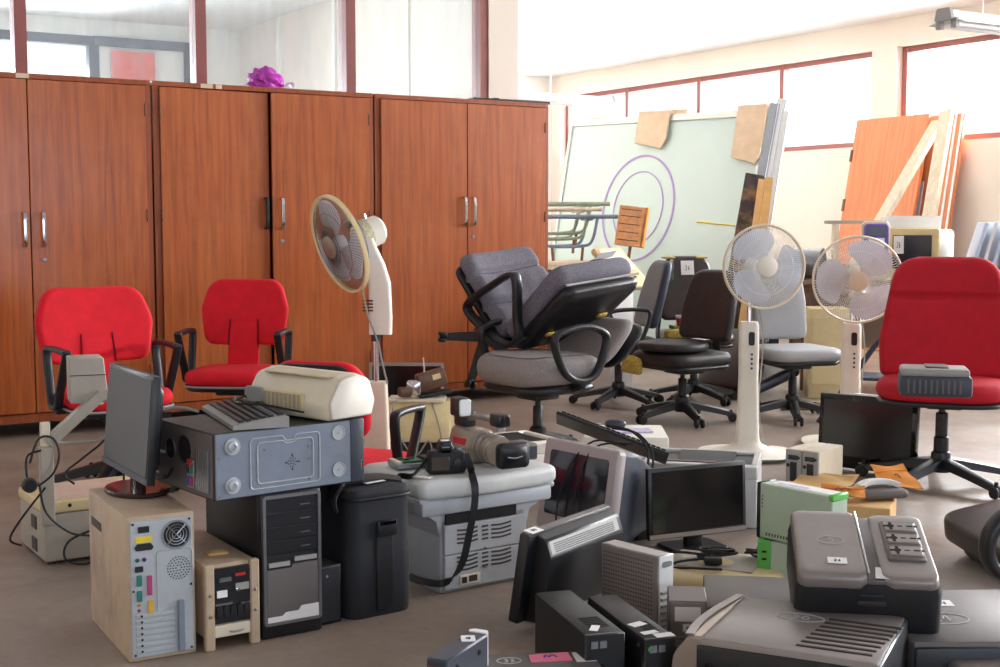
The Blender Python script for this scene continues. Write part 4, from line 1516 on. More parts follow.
for a in (0, .014):
    pts = rpoly([(.11 + a * 1.6, .02 + a), (.335 - a * 1.6, .02 + a), (.335 - a * 1.6, .165 - a), (.255, .165 - a), (.25, .15 - a * .5), (.22, .15 - a * .5), (.215, .165 - a), (.11 + a * 1.6, .165 - a)], .012, 4)
    MB().tube([(x, -.001, z) for x, z in pts], .0022, 5, True).build('pressed_ridge', 'rear_panel', un)
vd = MB()
for rr, n in ((.006, 5), (.013, 9)):
    for k in range(n):
        a = 2 * PI * k / n
        vd.lathe([(.002, 0), (.002, .0008)], 6, face(.245 + rr * math.cos(a), 0, .085 + rr * math.sin(a)))
for a in range(4):
    vd.box(-.002, .002, -.0008, 0, .016, .024, M=T(.245, 0, .085) @ RY(a * PI / 2))
stuff(vd.build('vent_holes', 'black_matte', un, 0))
for x, z in ((.015, .12), (.015, .012), (.30, .125), (.30, .09), (.30, .03), (.155, .13)):
    MB().lathe([(.0035, 0), (.0035, .002)], 8, face(x, 0, z)).build('screw', 'chrome', un)
# rear of that case (left end)
rr_ = MB().box(-.003, .0, .008, D_ - .006, .006, H_ - .006, .001, 1).build('rear_panel', 'silver_dark', t, smooth=0)
side = T(-.003, 0, 0) @ RZ(-PI / 2) @ FRONT        # outline x -> -y ... mirrored end frame


def end(y, z):
    return T(-.003, y, z) @ Matrix(((0, 0, -1, 0), (-1, 0, 0, 0), (0, 1, 0, 0), (0, 0, 0, 1)))


MB().lathe([(.034, 0), (.034, .003), (.03, .003), (.03, 0.0)], 24, end(.275, .115)).build('fan_ring', 'steel', rr_)
MB().lathe([(.001, 0), (.029, 0), (.029, .001), (.001, .001)], 24, end(.275, .115)).build('fan_opening', 'black_matte', rr_)
MB().lathe([(.001, 0), (.04, 0), (.04, .0015), (.001, .0015)], 24, end(.18, .125)).build('side_vent', 'black_matte', rr_)
sl = None
for k in range(6):
    if sl is None:
        sl = MB().box(-.008, 0, -.0055, .0055, .02, .14, .001, 1).build('slot_cover', 'steel', rr_, smooth=0)
        sl.location = (-.001, .03 + k * .0135, 0)
    else:
        mesh_copy(sl, rr_, loc=(-.001, .03 + k * .0135, 0))
MB().box(-.008, 0, .115, .16, .02, .10, .002, 1).build('port_plate', 'steel', rr_, smooth=0)
for y, z, m_ in ((.125, .04, 'port_magenta'), (.125, .075, 'port_teal'), (.145, .04, 'label_blue'), (.145, .075, 'black_plastic'), (.135, .09, 'red_plastic')):
    MB().box(-.014, -.006, y - .006, y + .006, z - .012, z + .012).build('port', m_, rr_, smooth=0)
cable(t, [(-.01, .30, .1), (-.035, .31, .12), (-.045, .31, .2), (-.01, .31, .225), (.05, .31, .225), (.1, .3, .21)], .005, 'cable_grey', 'cable')
cable(t, [(-.01, .25, .06), (-.03, .24, .04), (-.03, .28, .03), (-.01, .3, .03)], .004, 'cable_black', 'cable')
CASE_TOP = BT_H + .002 + H_
case_obj = t


def on_case(u, v):
    return W(u, v, CASE_TOP)


# ---- keyboard on that case
def keyboard(label, loc, rot, L_=.44, D_=.16, body='grey_plastic', keys='black_plastic', zt=.0):
    t = thing('keyboard', label, 'keyboard', loc, 0, 'keyboards')
    t.rotation_euler = rot
    prof = [(0, 0), (D_, 0), (D_, .03), (D_ * .9, .033), (.012, .016), (0, .012)]
    MB().prism(prof, L_, Matrix(((0, 0, 1, 0), (1, 0, 0, 0), (0, 1, 0, 0), (0, 0, 0, 1)))).build('body', body, t, 30)
    kb = MB()
    sx = (L_ - .03) / 21
    for r_ in range(6):
        y = .02 + r_ * (D_ - .045) / 5.4 + (.008 if r_ == 5 else 0)
        zz = .016 + (.033 - .016) * (y - .012) / (D_ * .9 - .012)
        for c in range(21):
            if c in (15, 18) and r_ not in (0,):
                pass
            if r_ == 0 and 4 <= c <= 8:
                if c == 4:
                    kb.box(.015 + c * sx, .015 + 9 * sx - .003, y, y + .014, zz - .002, zz + .007)
                continue
            kb.box(.015 + c * sx + .001, .015 + (c + 1) * sx - .002, y, y + .0145, zz - .002, zz + .008)
    stuff(kb.build('keys', keys, t, 0))
    return t


ka, kb_ = W(243, 436, CASE_TOP + .012), W(197, 406, CASE_TOP + .012)
kt = keyboard('grey keyboard with black keys lying on the lying case', (0, 0, 0), (0, 0, 0))
d_ = kb_ - ka
kt.location = (kb_.x + .02, kb_.y - .02, CASE_TOP + .002)
kt.rotation_euler = (0, 0, yaw(kb_, ka))
cable(kt, [(.05, .16, .02), (.03, .22, .03), (.1, .12, .05), (.2, .06, .045), (.32, .12, .05), (.38, .22, .03)], .003, 'cable_black', 'cable')

# ---- cream portable printer on that case
pp = on_case(317, 418)
t = thing('inkjet_printer', 'small cream rounded printer lying on the case beside the keyboard', 'printer', (pp.x + .015, pp.y + .03, CASE_TOP + .006), R(-40))
prof = rpoly([(-.085, 0), (.085, 0), (.10, .045), (.075, .115), (.02, .135), (-.05, .12), (-.095, .05)], [.012, .012, .03, .04, .04, .04, .03], 5)
PM = Matrix(((0, 0, 1, 0), (1, 0, 0, 0), (0, 1, 0, 0), (0, 0, 0, 1)))
MB().prism(prof, .36, T(-.24, 0, 0) @ PM, bev=.012).build('body', 'cream_plastic', t, 50)
MB().prism([(y * .93, z * .95 + .004) for y, z in prof], .012, T(.118, 0, 0) @ PM, bev=.005).build('end_cap', 'cream_light', t, 50)
MB().prism([(y * .93, z * .95 + .004) for y, z in prof], .012, T(-.25, 0, 0) @ PM, bev=.005).build('end_cap', 'cream_light', t, 50)
MB().box(-.2, .09, -.055, .03, .125, .131, .003, 1, M=RX(R(4))).build('top_flap', mat('cream_worn', (206, 190, 160), .5, var=.06), t)
og = MB()
MB().box(-.16, .02, -.1, -.088, .02, .075, .004, 1).build('paper_slot', 'cream_yellow', t)
for k in range(9):
    MB().box(-.15 + k * .019, -.145 + k * .019, -.104, -.099, .024, .07).build('slot_rib', 'taupe_plastic', t, smooth=0)
MB().prism(rrect(.09, .05, .02, 4), .012, T(-.2, -.092, .055) @ FRONT, bev=.004).build('hatch', 'grey_plastic', t)

# ---- beige power unit between the two towers
p1, p2 = W(200, 653), W(259, 640)
p1 = p1 + Vector((.016, .004, 0))
p2 = p1 + Vector((math.cos(R(33)), math.sin(R(33)), 0)) * .162
t = corner('power_unit', 'small beige voltage regulator with black panel between two towers', 'power unit', p1, p2)
w, d, h = .162, .44, .245
MB().box(.004, w - .004, .012, d, .03, h, .008).build('case', 'beige_case', t)
for x in (0, w - .028):
    MB().box(x, x + .028, -.004, .02, 0, h + .002, .004, 1).build('corner_post', 'beige_case', t, smooth=0)
pn = MB().box(.028, w - .028, -.0, .014, .075, h - .012).build('panel', 'black_plastic', t, smooth=0)
for k in range(5):
    MB().prism(rrect(.017, .032, .006, 3), .007, face(.042 + k * .02, 0, .11)).build('socket', 'black_matte', pn)
for x, z, ww, hh, m_ in ((.05, .16, .03, .02, 'paper_white'), (.105, .21, .03, .008, 'red_plastic'), (.055, .13, .05, .006, 'steel'), (.125, .145, .03, .008, 'paper_white'), (.06, .2, .035, .012, 'steel'),
                         (.11, .175, .04, .02, 'grey_plastic'), (.13, .09, .03, .016, 'paper_white'), (.12, .125, .03, .005, 'steel')):
    if x < w - .04:
        MB().box(x - ww / 2, min(x + ww / 2, w - .03), -.003, 0, z - hh / 2, z + hh / 2).build('panel_marking', m_, pn, smooth=0)
MB().lathe([(.006, 0), (.006, .006), (.004, .007)], 10, face(.095, 0, .168)).build('knob', 'chrome', pn)
MB().box(.028, w - .028, .0, .014, .035, .07, .002, 1).build('lower_rail', 'cream_plastic', t, smooth=0)
MB().tube(crom([(.07, -.004, .05), (.08, -.012, .05), (.1, -.012, .05), (.11, -.004, .05)], 3), .003, 6).build('handle', 'grey_plastic', t)
for x in (.014, w - .014):
    for z in (.1, .16):
        MB().lathe([(.005, 0), (.005, .002), (.003, .004)], 8, face(x, -.004, z)).build('screw', 'steel', t)
MB().pad(rpoly([(-.03, -.02), (.03, -.025), (.035, .015), (0, .03), (-.03, .015)], .008, 3), .008, .003, .004, M=T(.08, .12, h)).build('dust_clump', 'kraft', t)

# ---- small black box in front of the bag
p1, p2 = W(318, 627), W(344, 621)
t = corner('speaker', 'small black speaker box squeezed between tower and black bag', 'speaker', p1, p2)
MB().box(0, .085, 0, .09, 0, .18, .006).build('cabinet', 'black_matte', t)
MB().box(.008, .077, -.004, .002, .008, .172, .004, 1).build('grille', 'bag_black', t)
MB().lathe([(.004, 0), (.004, .003)], 8, face(.03, -.004, .15)).build('screw', 'grey_plastic', t)

# ---- black padded bag
p1, p2 = W(350, 622), W(414, 609)
t = corner('carry_bag', 'black padded carry bag with buckle and white tag on top', 'bag', p1, p2)
w, d, h = (p2 - p1).length, .22, .385
b = MB()
rings = []
for z, g in ((0, .97), (.01, 1), (.12, 1.015), (.26, 1.0), (.36, .985), (.37, 1.0)):
    rings.append([(x, y, z) for x, y in rrect(w * g, d * g, .045, 6, w / 2, d / 2)])
k = len(rings[0])
b.add([q for r_ in rings for q in r_], [(i * k + j, i * k + (j + 1) % k, (i + 1) * k + (j + 1) % k, (i + 1) * k + j) for i in range(len(rings) - 1) for j in range(k)] + [tuple(range(k)), tuple((len(rings) - 1) * k + j for j in range(k))])
b.build('body', 'bag_black', t, 60)
MB().pad(rrect(w * 1.02, d * 1.02, .05, 6, w / 2, d / 2), .03, .012, .01, M=T(0, 0, .365)).build('lid', 'bag_black', t, 60)
MB().tube([(x, y, .368) for x, y in rrect(w * 1.03, d * 1.03, .05, 6, w / 2, d / 2)], .005, 6, True).build('piping', 'black_matte', t)
MB().box(w * .40, w * .66, -.008, -.001, .02, .28, .003, 1).build('front_strap', 'black_matte', t)
bk = MB().box(w * .40, w * .70, -.018, -.006, .25, .30, .005).build('buckle', 'black_plastic', t)
MB().box(w * .42, w * .68, -.022, -.012, .285, .30, .003, 1).build('buckle_bar', 'black_gloss', bk)
MB().tube(crom([(-.01, d * .7, .36), (-.0, d * .5, .40), (.06, d * .35, .417), (w * .7, d * .4, .412), (w * .98, d * .3, .40)], 6), 1, 4, N=(0, 1, .2), flat=(.025, .004)).build('carry_strap', 'black_matte', t)
MB().tube(crom([(-.02, .05, .34), (-.035, .03, .38), (-.0, .06, .41), (.03, .1, .405)], 5), 1, 6, N=(.2, 1, .2), flat=(.02, .006)).build('side_strap', 'bag_black', t)
sticker(.075, .045, T(w * .52, d * .3, .407) @ RZ(R(8)), t, text='28', ink='ink_dark', label='white paper tag')

# ---- big grey copier
p1, p2 = W(443, 596), W(521, 581)
CP_H = .385
cy_ = yaw(p1, p2)
t = thing('copier', 'big grey multifunction copier carrying two cameras on its lid', 'copier', p1, cy_)
w, d = .345, .40
MB().box(0, w, .02, d, 0, .25, .01).build('body', 'mfp_grey', t)
bp_ = MB().box(.012, w - .006, .008, .024, .012, .125, .003, 1).build('rear_cover_low', 'mfp_grey', t, smooth=0)
bq_ = MB().box(.012, w - .006, .008, .024, .128, .225, .003, 1).build('rear_cover_high', 'mfp_grey', t, smooth=0)
vs_ = None
for par, zc, n, dz in ((bq_, .185, 4, .014), (bp_, .095, 4, .014)):
    for x0 in (.10, .235):
        for k in range(n):
            pts = crom([(-.04, 0, 0), (0, 0, -.002), (.04, 0, .003)], 3)
            if vs_ is None:
                vs_ = MB().tube(pts, 1, 6, N=(0, 1, 0), flat=(.002, .0032)).build('vent_slot', 'case_dark', par)
                vs_.location = (x0, .008, zc + (k - 1.5) * dz)
                vm_ = MB().tube([(-.012, 0, 0), (.012, 0, .001)], 1, 6, N=(0, 1, 0), flat=(.002, .0032)).build('vent_slot', 'case_dark', par)
                vm_.location = (.17, .008, zc + (k - 1.5) * dz)
            else:
                mesh_copy(vs_, par, loc=(x0, .008, zc + (k - 1.5) * dz))
                if x0 == .10:
                    mesh_copy(vm_, par, loc=(.17, .008, zc + (k - 1.5) * dz))
MB().box(.07, .15, .0045, .01, .022, .055, .002, 1).build('socket_plate', 'cream_plastic', t, smooth=0)
MB().box(.077, .095, .002, .008, .028, .048).build('power_socket', 'black_matte', t, smooth=0)
MB().box(.105, .135, .002, .008, .03, .05).build('data_socket', 'case_dark', t, smooth=0)
for z in (.132, .07):
    MB().lathe([(.005, 0), (.005, .003), (.003, .003), (.003, .001)], 10, face(.17, .008, z)).build('screw', 'steel', t)
MB().box(.02, .30, .012, .05, .228, .262).build('paper_gap', 'dark_gap', t, smooth=0)
# flared shoulders under the scanner
for s, x0, x1, xo in ((-1, 0.0, .05, -.075), (1, w - .05, w, w + .10)):
    xs_ = [x0, x1]
    a = [(x0, .19), (x1, .19), (x1, .30)] if s < 0 else [(x0, .30), (x0, .19), (x1, .19)]
    if s < 0:
        pts = [(xo, .31), (xo + .02, .27), (-.012, .24), (-.002, .19), (x1, .19), (x1, .31)]
    else:
        pts = [(x0, .31), (x0, .19), (w + .002, .19), (w + .015, .24), (xo - .02, .27), (xo, .31)]
    MB().prism(rpoly(pts, .008, 3), d - .02, T(0, d, 0) @ FRONT, bev=.004).build('shoulder', 'mfp_grey', t, 30)
MB().box(-.075, w + .10, .004, .06, .262, .315, .012).build('scanner_front', 'mfp_grey', t)
lid_o = rpoly([(-.085, .0), (w * .5, -.03), (w + .125, -.005), (w + .12, d + .01), (-.08, d + .01)], [.03, .25, .04, .03, .03], 6)
MB().pad(lid_o, .062, .024, .004, M=T(0, 0, .318)).build('lid', 'mfp_lid', t, 50)
MB().box(-.08, w + .115, .01, d, .305, .322, .004, 1).build('scanner_bed', 'mfp_grey', t)
COP = T(p1.x, p1.y, 0) @ RZ(cy_)
TOPZ = CP_H
inv = COP.inverted()


def on_copier(u, v, dz=0.0):
    q = W(u, v, CP_H + dz)
    return q


# ---- stills camera on the copier
q = on_copier(446, 473)
t = thing('stills_camera', 'black stills camera with hanging strap on the copier', 'camera', (q.x, q.y, CP_H), R(16))
MB().prism(rpoly([(-.065, 0), (.065, 0), (.065, .072), (.04, .078), (.025, .08), (-.06, .075)], [.012, .014, .016, .01, .01, .012], 3), .05, T(0, .03, 0) @ FRONT, bev=.008).build('body', 'black_matte', t, 50)
MB().prism(rpoly([(-.035, .07), (.03, .07), (.015, .106), (-.022, .106)], .008, 3), .045, T(0, .03, 0) @ FRONT, bev=.005).build('viewfinder_hump', 'black_plastic', t, 50)
MB().box(-.022, .012, -.027, -.019, .07, .096, .004).build('eyepiece', 'black_gloss', t)
MB().box(-.055, .008, -.0225, -.018, .012, .058, .002, 1).build('rear_screen', mat('lcd_brown', (74, 62, 52), .2), t)
MB().lathe([(.001, 0), (.014, 0), (.014, .004), (.001, .005)], 16, face(.035, -.02, .035)).build('dial', 'black_plastic', t)
MB().cyl((.042, .005, .07), (.042, .005, .084), .013, seg=16).build('mode_dial', 'steel', t)
MB().box(-.02, .012, -.01, .02, .104, .112, .003).build('flash_shoe', 'chrome', t)
MB().cyl((0, .03, .04), (0, .1, .04), .034, .032, 24).build('lens', 'black_plastic', t)
MB().box(.048, .068, -.022, .03, .008, .07, .01).build('grip', 'black_plastic', t)
CAMI = (T(q.x, q.y, CP_H) @ RZ(R(16))).inverted() @ COP
cl_ = inv @ Vector((q.x, q.y, 0))
stp = [(cl_.x + .075, cl_.y - .0, CP_H + .055), (cl_.x + .08, cl_.y - .03, CP_H + .006), (cl_.x + .04, -.02, CP_H + .004), (cl_.x + .033, -.048, CP_H - .03), (cl_.x + .03, -.05, CP_H - .09),
       (cl_.x + .012, -.045, .2), (cl_.x - .015, -.045, .11), (cl_.x - .05, -.03, .06), (-.03, -.02, .05), (-.06, .05, .05), (-.07, .1, .055)]
MB().tube(crom(stp, 5), 1, 4, N=(.8, -.1, .6), flat=(.012, .0018), M=CAMI).build('strap', 'black_matte', t, 30)
MB().tube(crom([(-.065, 0, .05), (-.11, -.03, .01), (-.13, -.045, .004), (-.165, -.03, .003), (-.19, -.05, -.03), (-.195, -.06, -.07)], 5), 1, 4, N=(.1, -.6, .8), flat=(.012, .0018)).build('strap', 'black_matte', t, 30)

# ---- camcorder on the copier
q = on_copier(500, 468)
t = thing('camcorder', 'large tan camcorder with square black lens hood on the copier', 'camcorder', (q.x, q.y, CP_H), R(30))
VY = RX(PI / 2)
MB().prism(rrect(.105, .075, .016, 5, 0, .05), .028, T(0, -.06, 0) @ FRONT, bev=.005).build('lens_hood', 'black_matte', t, 50)
MB().prism(rrect(.088, .058, .012, 5, 0, .05), .005, T(0, -.0835, 0) @ FRONT, bev=.002).build('hood_cap', 'black_plastic', t, 50)
MB().tube(crom([(-.025, -.09, .048), (0, -.091, .044), (.025, -.09, .048)], 4), .002, 5).build('cap_grip', 'grey_plastic', t)
MB().lathe([(.001, -.02), (.044, -.02), (.046, .0), (.042, .03), (.044, .05), (.04, .075), (.001, .08)], 24, T(0, .02, .05) @ RX(-PI / 2)).build('lens_barrel', 'camera_tan', t)
for yy in (-.005, .03, .06):
    MB().lathe([(.0445, 0), (.0475, .003), (.0475, .012), (.0445, .015)], 24, T(0, .02 + yy, .05) @ RX(-PI / 2)).build('focus_ring', 'silver_plastic', t)
MB().prism(rpoly([(-.045, .0), (.045, .0), (.05, .05), (.035, .1), (-.035, .1), (-.05, .05)], .015, 4), .15, T(-.005, .24, 0) @ FRONT, bev=.012).build('body', 'camera_tan', t, 50)
MB().box(-.054, -.046, .12, .2, .05, .075, .003, 1).build('side_label', 'red_plastic', t)
MB().box(.05, .115, -.03, .06, .02, .07, .006).build('flip_screen', 'silver_dark', t)
MB().box(.056, .11, -.0325, -.028, .026, .062).build('screen_face', 'slate_plastic', t, smooth=0)
MB().tube(crom([(0, .22, .095), (0, .19, .125), (0, .10, .14), (0, .01, .135), (0, -.005, .11)], 5), 1, 8, N=(1, 0, 0), flat=(.014, .009)).build('carry_handle', 'silver_plastic', t, 60)
MB().box(-.022, .022, -.03, .03, .125, .165, .008).build('microphone_mount', 'black_plastic', t)
MB().cyl((0, -.035, .148), (0, .02, .148), .013, seg=14).build('microphone', 'black_gloss', t)
MB().box(-.02, .02, .18, .26, .098, .15, .008).build('viewfinder', 'black_plastic', t)
MB().box(-.055, -.015, .16, .22, .135, .195, .008).build('eyepiece_housing', 'black_plastic', t)
MB().prism(rrect(.04, .052, .008, 3), .008, T(-.035, .158, .165) @ FRONT, bev=.003).build('eye_cup', 'white_plastic', t)
t.scale = (1.12, 1.12, 1.12)

# ---- circuit boards and drive on the copier's left corner
q = on_copier(412, 466)
t = thing('hard_drive', 'open drive with green circuit board on the copier corner', 'hard drive', (q.x, q.y, CP_H), R(24))
MB().box(-.07, .07, -.05, .05, 0, .018, .003, 1).build('frame', 'steel', t)
MB().box(-.05, .03, -.03, .04, .02, .0225).build('circuit_board', 'pcb_green', t, smooth=0)
MB().box(.035, .065, -.04, .04, .018, .03, .002, 1).build('motor_block', 'black_matte', t)
for x, y in ((-.02, .0), (.005, .02), (-.035, .02)):
    MB().box(x - .008, x + .008, y - .006, y + .006, .0225, .027).build('chip', 'black_plastic', t, smooth=0)
MB().box(-.066, -.05, -.045, .045, .016, .024).build('connector', 'cream_plastic', t, smooth=0)
q = on_copier(417, 477)
tag(MB().prism(rpoly([(-.05, -.012), (.05, -.012), (.05, .012), (-.05, .012)], 0), .002).build('paper_strip', 'paper_white', None, 0, loc=(q.x, q.y, CP_H + .001), rotz=R(-28)),
    'narrow white paper strip beside the strap on the copier', 'paper')
# ---------------------------------------------------------------- machines in the middle
# tan printer with wires, an old camera on it, grey-framed monitor behind
p = AT(417, 470, 6.15)
t = thing('inkjet_printer', 'tan inkjet printer draped with wires behind the red chair arm', 'printer', (p.x, p.y, 0), R(-4))
w, d, h = .34, .28, .36
pr = rpoly([(-d / 2, 0), (d / 2, 0), (d / 2, h), (0, h), (-d / 2 + .02, h - .09), (-d / 2, h - .16)], [.01, .01, .02, .05, .06, .03], 5)
MB().prism(pr, w, T(-w / 2, 0, 0) @ PM, bev=.008).build('body', 'cream_yellow', t, 40)
MB().box(-w * .36, w * .36, -d / 2 - .004, -d / 2 + .02, .07, .185, .004, 1).build('paper_mouth', 'black_matte', t)
for x in (-w * .43, w * .43):
    MB().box(x - .025, x + .025, -d / 2 - .012, -d / 2 + .03, .0, .2, .006).build('side_cheek', 'cream_yellow', t)
MB().box(-w * .40, w * .40, .0, .1, h - .005, h + .012, .005, M=RX(R(4))).build('paper_support', 'cream_plastic', t)
MB().box(-.03, .03, -.105, -.075, h - .04, h - .012, .006, 1).build('release_tab', 'white_plastic', t)
MB().box(-.02, .012, -.1065, -.10, h - .034, h - .022).build('badge', 'label_blue', t, smooth=0)
for pts in ([(.06, .05, .37), (.09, -.06, .33), (.13, -.15, .24), (.15, -.17, .1)], [(-.09, .0, .37), (-.1, -.1, .33), (-.05, -.16, .2), (.02, -.19, .13), (.08, -.19, .2), (.1, -.18, .12)],
            [(-.12, -.16, .14), (-.05, -.19, .09), (.05, -.19, .08), (.12, -.17, .09)]):
    cable(t, pts, .004, 'cable_grey', 'wire')
q = AT(425, 400, 6.17)
t = thing('film_camera', 'scuffed brown and silver camera on the tan printer', 'camera', (q.x, q.y, .375), R(18))
MB().box(-.02, .12, -.04, .04, .03, .115, .012, M=RY(R(-14))).build('body', 'brown_metal', t)
MB().prism(rrect(.07, .07, .012, 4, 0, .05), .035, T(-.05, .0, .0) @ RZ(R(-25)) @ FRONT, bev=.006).build('lens_block', 'chrome', t, 50)
MB().box(-.13, -.07, -.03, .03, .005, .05, .01).build('grip', 'brown_metal', t)
MB().box(-.03, .13, -.035, .035, .0, .02, .006, M=RY(R(-8))).build('base_plate', 'black_matte', t)
MB().box(.05, .09, -.043, -.038, .075, .1, M=RY(R(-14))).build('name_plate', 'cream_yellow', t, smooth=0)
MB().cyl((.0, .0, .09), (-.005, .01, .19), .004, seg=8).build('release_rod', 'chrome', t)
p = AT(407, 470, 6.72)
t = monitor('grey-framed flat monitor standing against the light before the cabinet', (p.x, p.y, 0), R(-3), .39, .305, R(3), 'silver_plastic', 'screen_black', .016, .03, .175, 'square', chin=.016)

# yellow wooden box and white-and-black laser printer
p = AT(447, 470, 6.55)
t = thing('wooden_box', 'low yellow wooden box beside the tan printer', 'box', (p.x, p.y, 0), R(-20))
for z0, nm in ((0, 'bottom'), (.20, 'lid')):
    MB().box(-.12, .12, -.1, .1, z0, z0 + .015, .002, 1).build(nm, 'board_yellow', t, smooth=0)
for a in (-1, 1):
    MB().box(-.115, .115, a * .09 - .006, a * .09 + .006, .015, .2).build('side', 'board_yellow', t, smooth=0)
    MB().box(a * .11 - .006, a * .11 + .006, -.09, .09, .015, .2).build('side', 'board_yellow', t, smooth=0)
cable(t, [(.0, .0, .225), (.06, -.03, .23), (.12, -.06, .24), (.16, -.1, .22), (.15, -.14, .16)], .005, 'cable_black')


def tray_printer(label, loc, rz, w, d, h, body, pan='black_matte'):
    t = thing('laser_printer', label, 'printer', loc, rz, 'laser printers with sunken tops')
    MB().box(-w / 2, w / 2, -d / 2, d / 2, 0, h - .05, .012).build('body', body, t)
    # rim of four bars round the sunken tray
    for x0, x1, y0, y1 in ((-w / 2, w / 2, -d / 2, -d / 2 + .045), (-w / 2, w / 2, d / 2 - .03, d / 2), (-w / 2, -w / 2 + .04, -d / 2 + .045, d / 2 - .03), (w / 2 - .03, w / 2, -d / 2 + .045, d / 2 - .03)):
        MB().box(x0, x1, y0, y1, h - .055, h, .006, 1).build('top_rim', body, t)
    MB().box(-w / 2 + .04, w / 2 - .03, -d / 2 + .045, d / 2 - .03, h - .052, h - .014).build('output_tray', pan, t, smooth=0)
    MB().prism([(-.02, .0), (d * .42, .0), (d * .42, .02), (d * .2, .012)], w * .5, T(-w * .22, -d * .08, h - .015) @ PM).build('paper_stop', 'black_matte', t, smooth=0)
    MB().box(-w * .3, w * .12, -d * .22, -d * .16, h - .014, h - .006).build('tray_bar', 'silver_dark', t, smooth=0)
    MB().box(-w * .36, w * .36, -d / 2 - .004, -d / 2 + .01, .03, h * .55, .004, 1).build('paper_drawer', body, t)
    return t


p = W(512, 438, .245)
tray_printer('white printer with dark sunken top behind the camcorder', (p.x, p.y, 0), R(32), .36, .33, .245, 'cream_light')
p = W(537, 482)
tag(MB().box(-.14, .14, -.10, .10, 0, .105, .004, 1).build('carton', 'pinkish_card', None, 30, loc=(p.x, p.y + .28, 0), rotz=R(36)), 'low pinkish carton on the floor behind the copier', 'box')
p = W(706, 460, .25)
tray_printer('grey printer with dark sunken top behind a black monitor', (p.x, p.y + .08, 0), R(-14), .46, .36, .25, 'mfp_lid')
# white desktop case with papers
p = W(624, 431, .25)
t = thing('desktop_case', 'white desktop case with slotted side and lilac papers on it', 'computer', (p.x, p.y, 0), R(-2), 'computer cases')
MB().box(-.19, .19, -.17, .19, 0, .25, .008).build('case', 'cream_light', t)
sl = None
for k in range(5):
    if sl is None:
        sl = MB().box(.0, .165, -.1735, -.168, -.003, .003).build('side_slot', 'taupe_plastic', t, smooth=0)
        sl.location = (0, 0, .11 + k * .022)
    else:
        mesh_copy(sl, t, loc=(0, 0, .11 + k * .022))
tag(MB().prism(rpoly([(-.12, -.05), (.12, -.055), (.13, .05), (-.09, .06)], .004, 2), .006).build('brochure', 'paper_lilac', None, 0, loc=(p.x - .0, p.y - .03, .252), rotz=R(12)), 'lilac printed brochure lying on the white desktop case', 'paper')
mo = thing('computer_mouse', 'dark computer mouse on the white desktop case', 'mouse', (p.x - .03, p.y + .11, .251), R(80))
MB().pad(rrect(.06, .1, .028, 5), .03, .013, .006).build('shell', 'slate_plastic', mo, 60)
cable(mo, [(0, .05, .012), (.03, .09, .008), (.08, .08, .005)], .003, 'cable_grey')

# tilted picture-tube monitor
p = AT(573, 523, 4.72)
t = thing('crt_monitor', 'tilted mauve picture-tube monitor beside the copier', 'monitor', (p.x, p.y, 0), 0, 'tube monitors')
t.rotation_euler = (RZ(R(-51)) @ RX(R(-9))).to_euler()
t.location.z = .05
w, h = .40, .345
fo = rrect(w, h, .02, 4, 0, h / 2)
MB().prism(fo, .045, T(0, .03, 0) @ FRONT, bev=.008).build('bezel', 'mauve_plastic', t, 40)
MB().prism(rrect(w - .085, h - .105, .012, 4, 0, h / 2 + .012), .004, T(0, -.0135, 0) @ FRONT).build('tube_screen', 'screen_crt', t)
b = MB()
rings = []
for y, sx, sz, zc in ((.03, .97, .97, .5), (.09, .96, .96, .5), (.13, .9, .9, .5), (.24, .66, .68, .47), (.36, .5, .5, .44), (.38, .45, .45, .44)):
    rings.append([(x * sx, y, (z - h / 2) * sz + h * zc) for x, z in fo])
k = len(fo)
b.add([q for r_ in rings for q in r_], [(i * k + j, i * k + (j + 1) % k, (i + 1) * k + (j + 1) % k, (i + 1) * k + j) for i in range(len(rings) - 1) for j in range(k)] + [tuple((len(rings) - 1) * k + j for j in range(k))])
b.build('tube_housing', 'slate_plastic', t, 30)
for kx in range(5):
    MB().lathe([(.006, 0), (.006, .004)], 10, face(.165, -.015, .05 + kx * .02)).build('button', 'grey_plastic', t)
cable(t, [(.12, .1, .36), (.03, .02, .36), (-.03, -.03, .26), (-.06, -.04, .12), (-.05, -.045, .02)], .004, 'cable_black')
cable(t, [(.15, .1, .37), (.06, .0, .34), (.02, -.03, .2), (.02, -.04, .05)], .004, 'cable_black')
CRT = t
bpy.context.view_layer.update()
# dark keyboard lying across the tube monitor
ka = AT(556, 419, 5.0)
kt = keyboard('thin black keyboard slanting over the tube monitor', (0, 0, 0), (0, 0, 0), .46, .16, 'black_plastic', 'black_matte')
kb_ = AT(660, 458, 4.92)
dv_ = (kb_ - ka)
kt.location = ka + Vector((0, 0, .02))
kt.rotation_euler = (RZ(yaw(ka, kb_)) @ RY(math.atan2(-dv_.z, math.hypot(dv_.x, dv_.y))) @ RX(R(-24))).to_euler()
cable(kt, [(.2, .0, .03), (.3, -.04, .03), (.38, -.06, -.02), (.41, -.07, -.12)], .005, 'cable_black')
cable(kt, [(.22, .02, .03), (.32, -.02, .035), (.40, -.04, -.02), (.43, -.06, -.12)], .005, 'cable_black')

# black flat monitor facing us
p = AT(697, 540, 4.72)
t = monitor('wide black flat monitor facing the viewer before the grey printer', (p.x, p.y, 0), R(24), .42, .262, R(3), 'black_plastic', 'screen_black', .014, .035, .055, 'square', chin=.026)
MB().box(-.208, .208, -.0145, -.012, .004, .02, M=T(0, 0, .055) @ RX(-R(3))).build('chin_strip', 'silver_plastic', t, smooth=0)
q = AT(655, 527, 4.85)
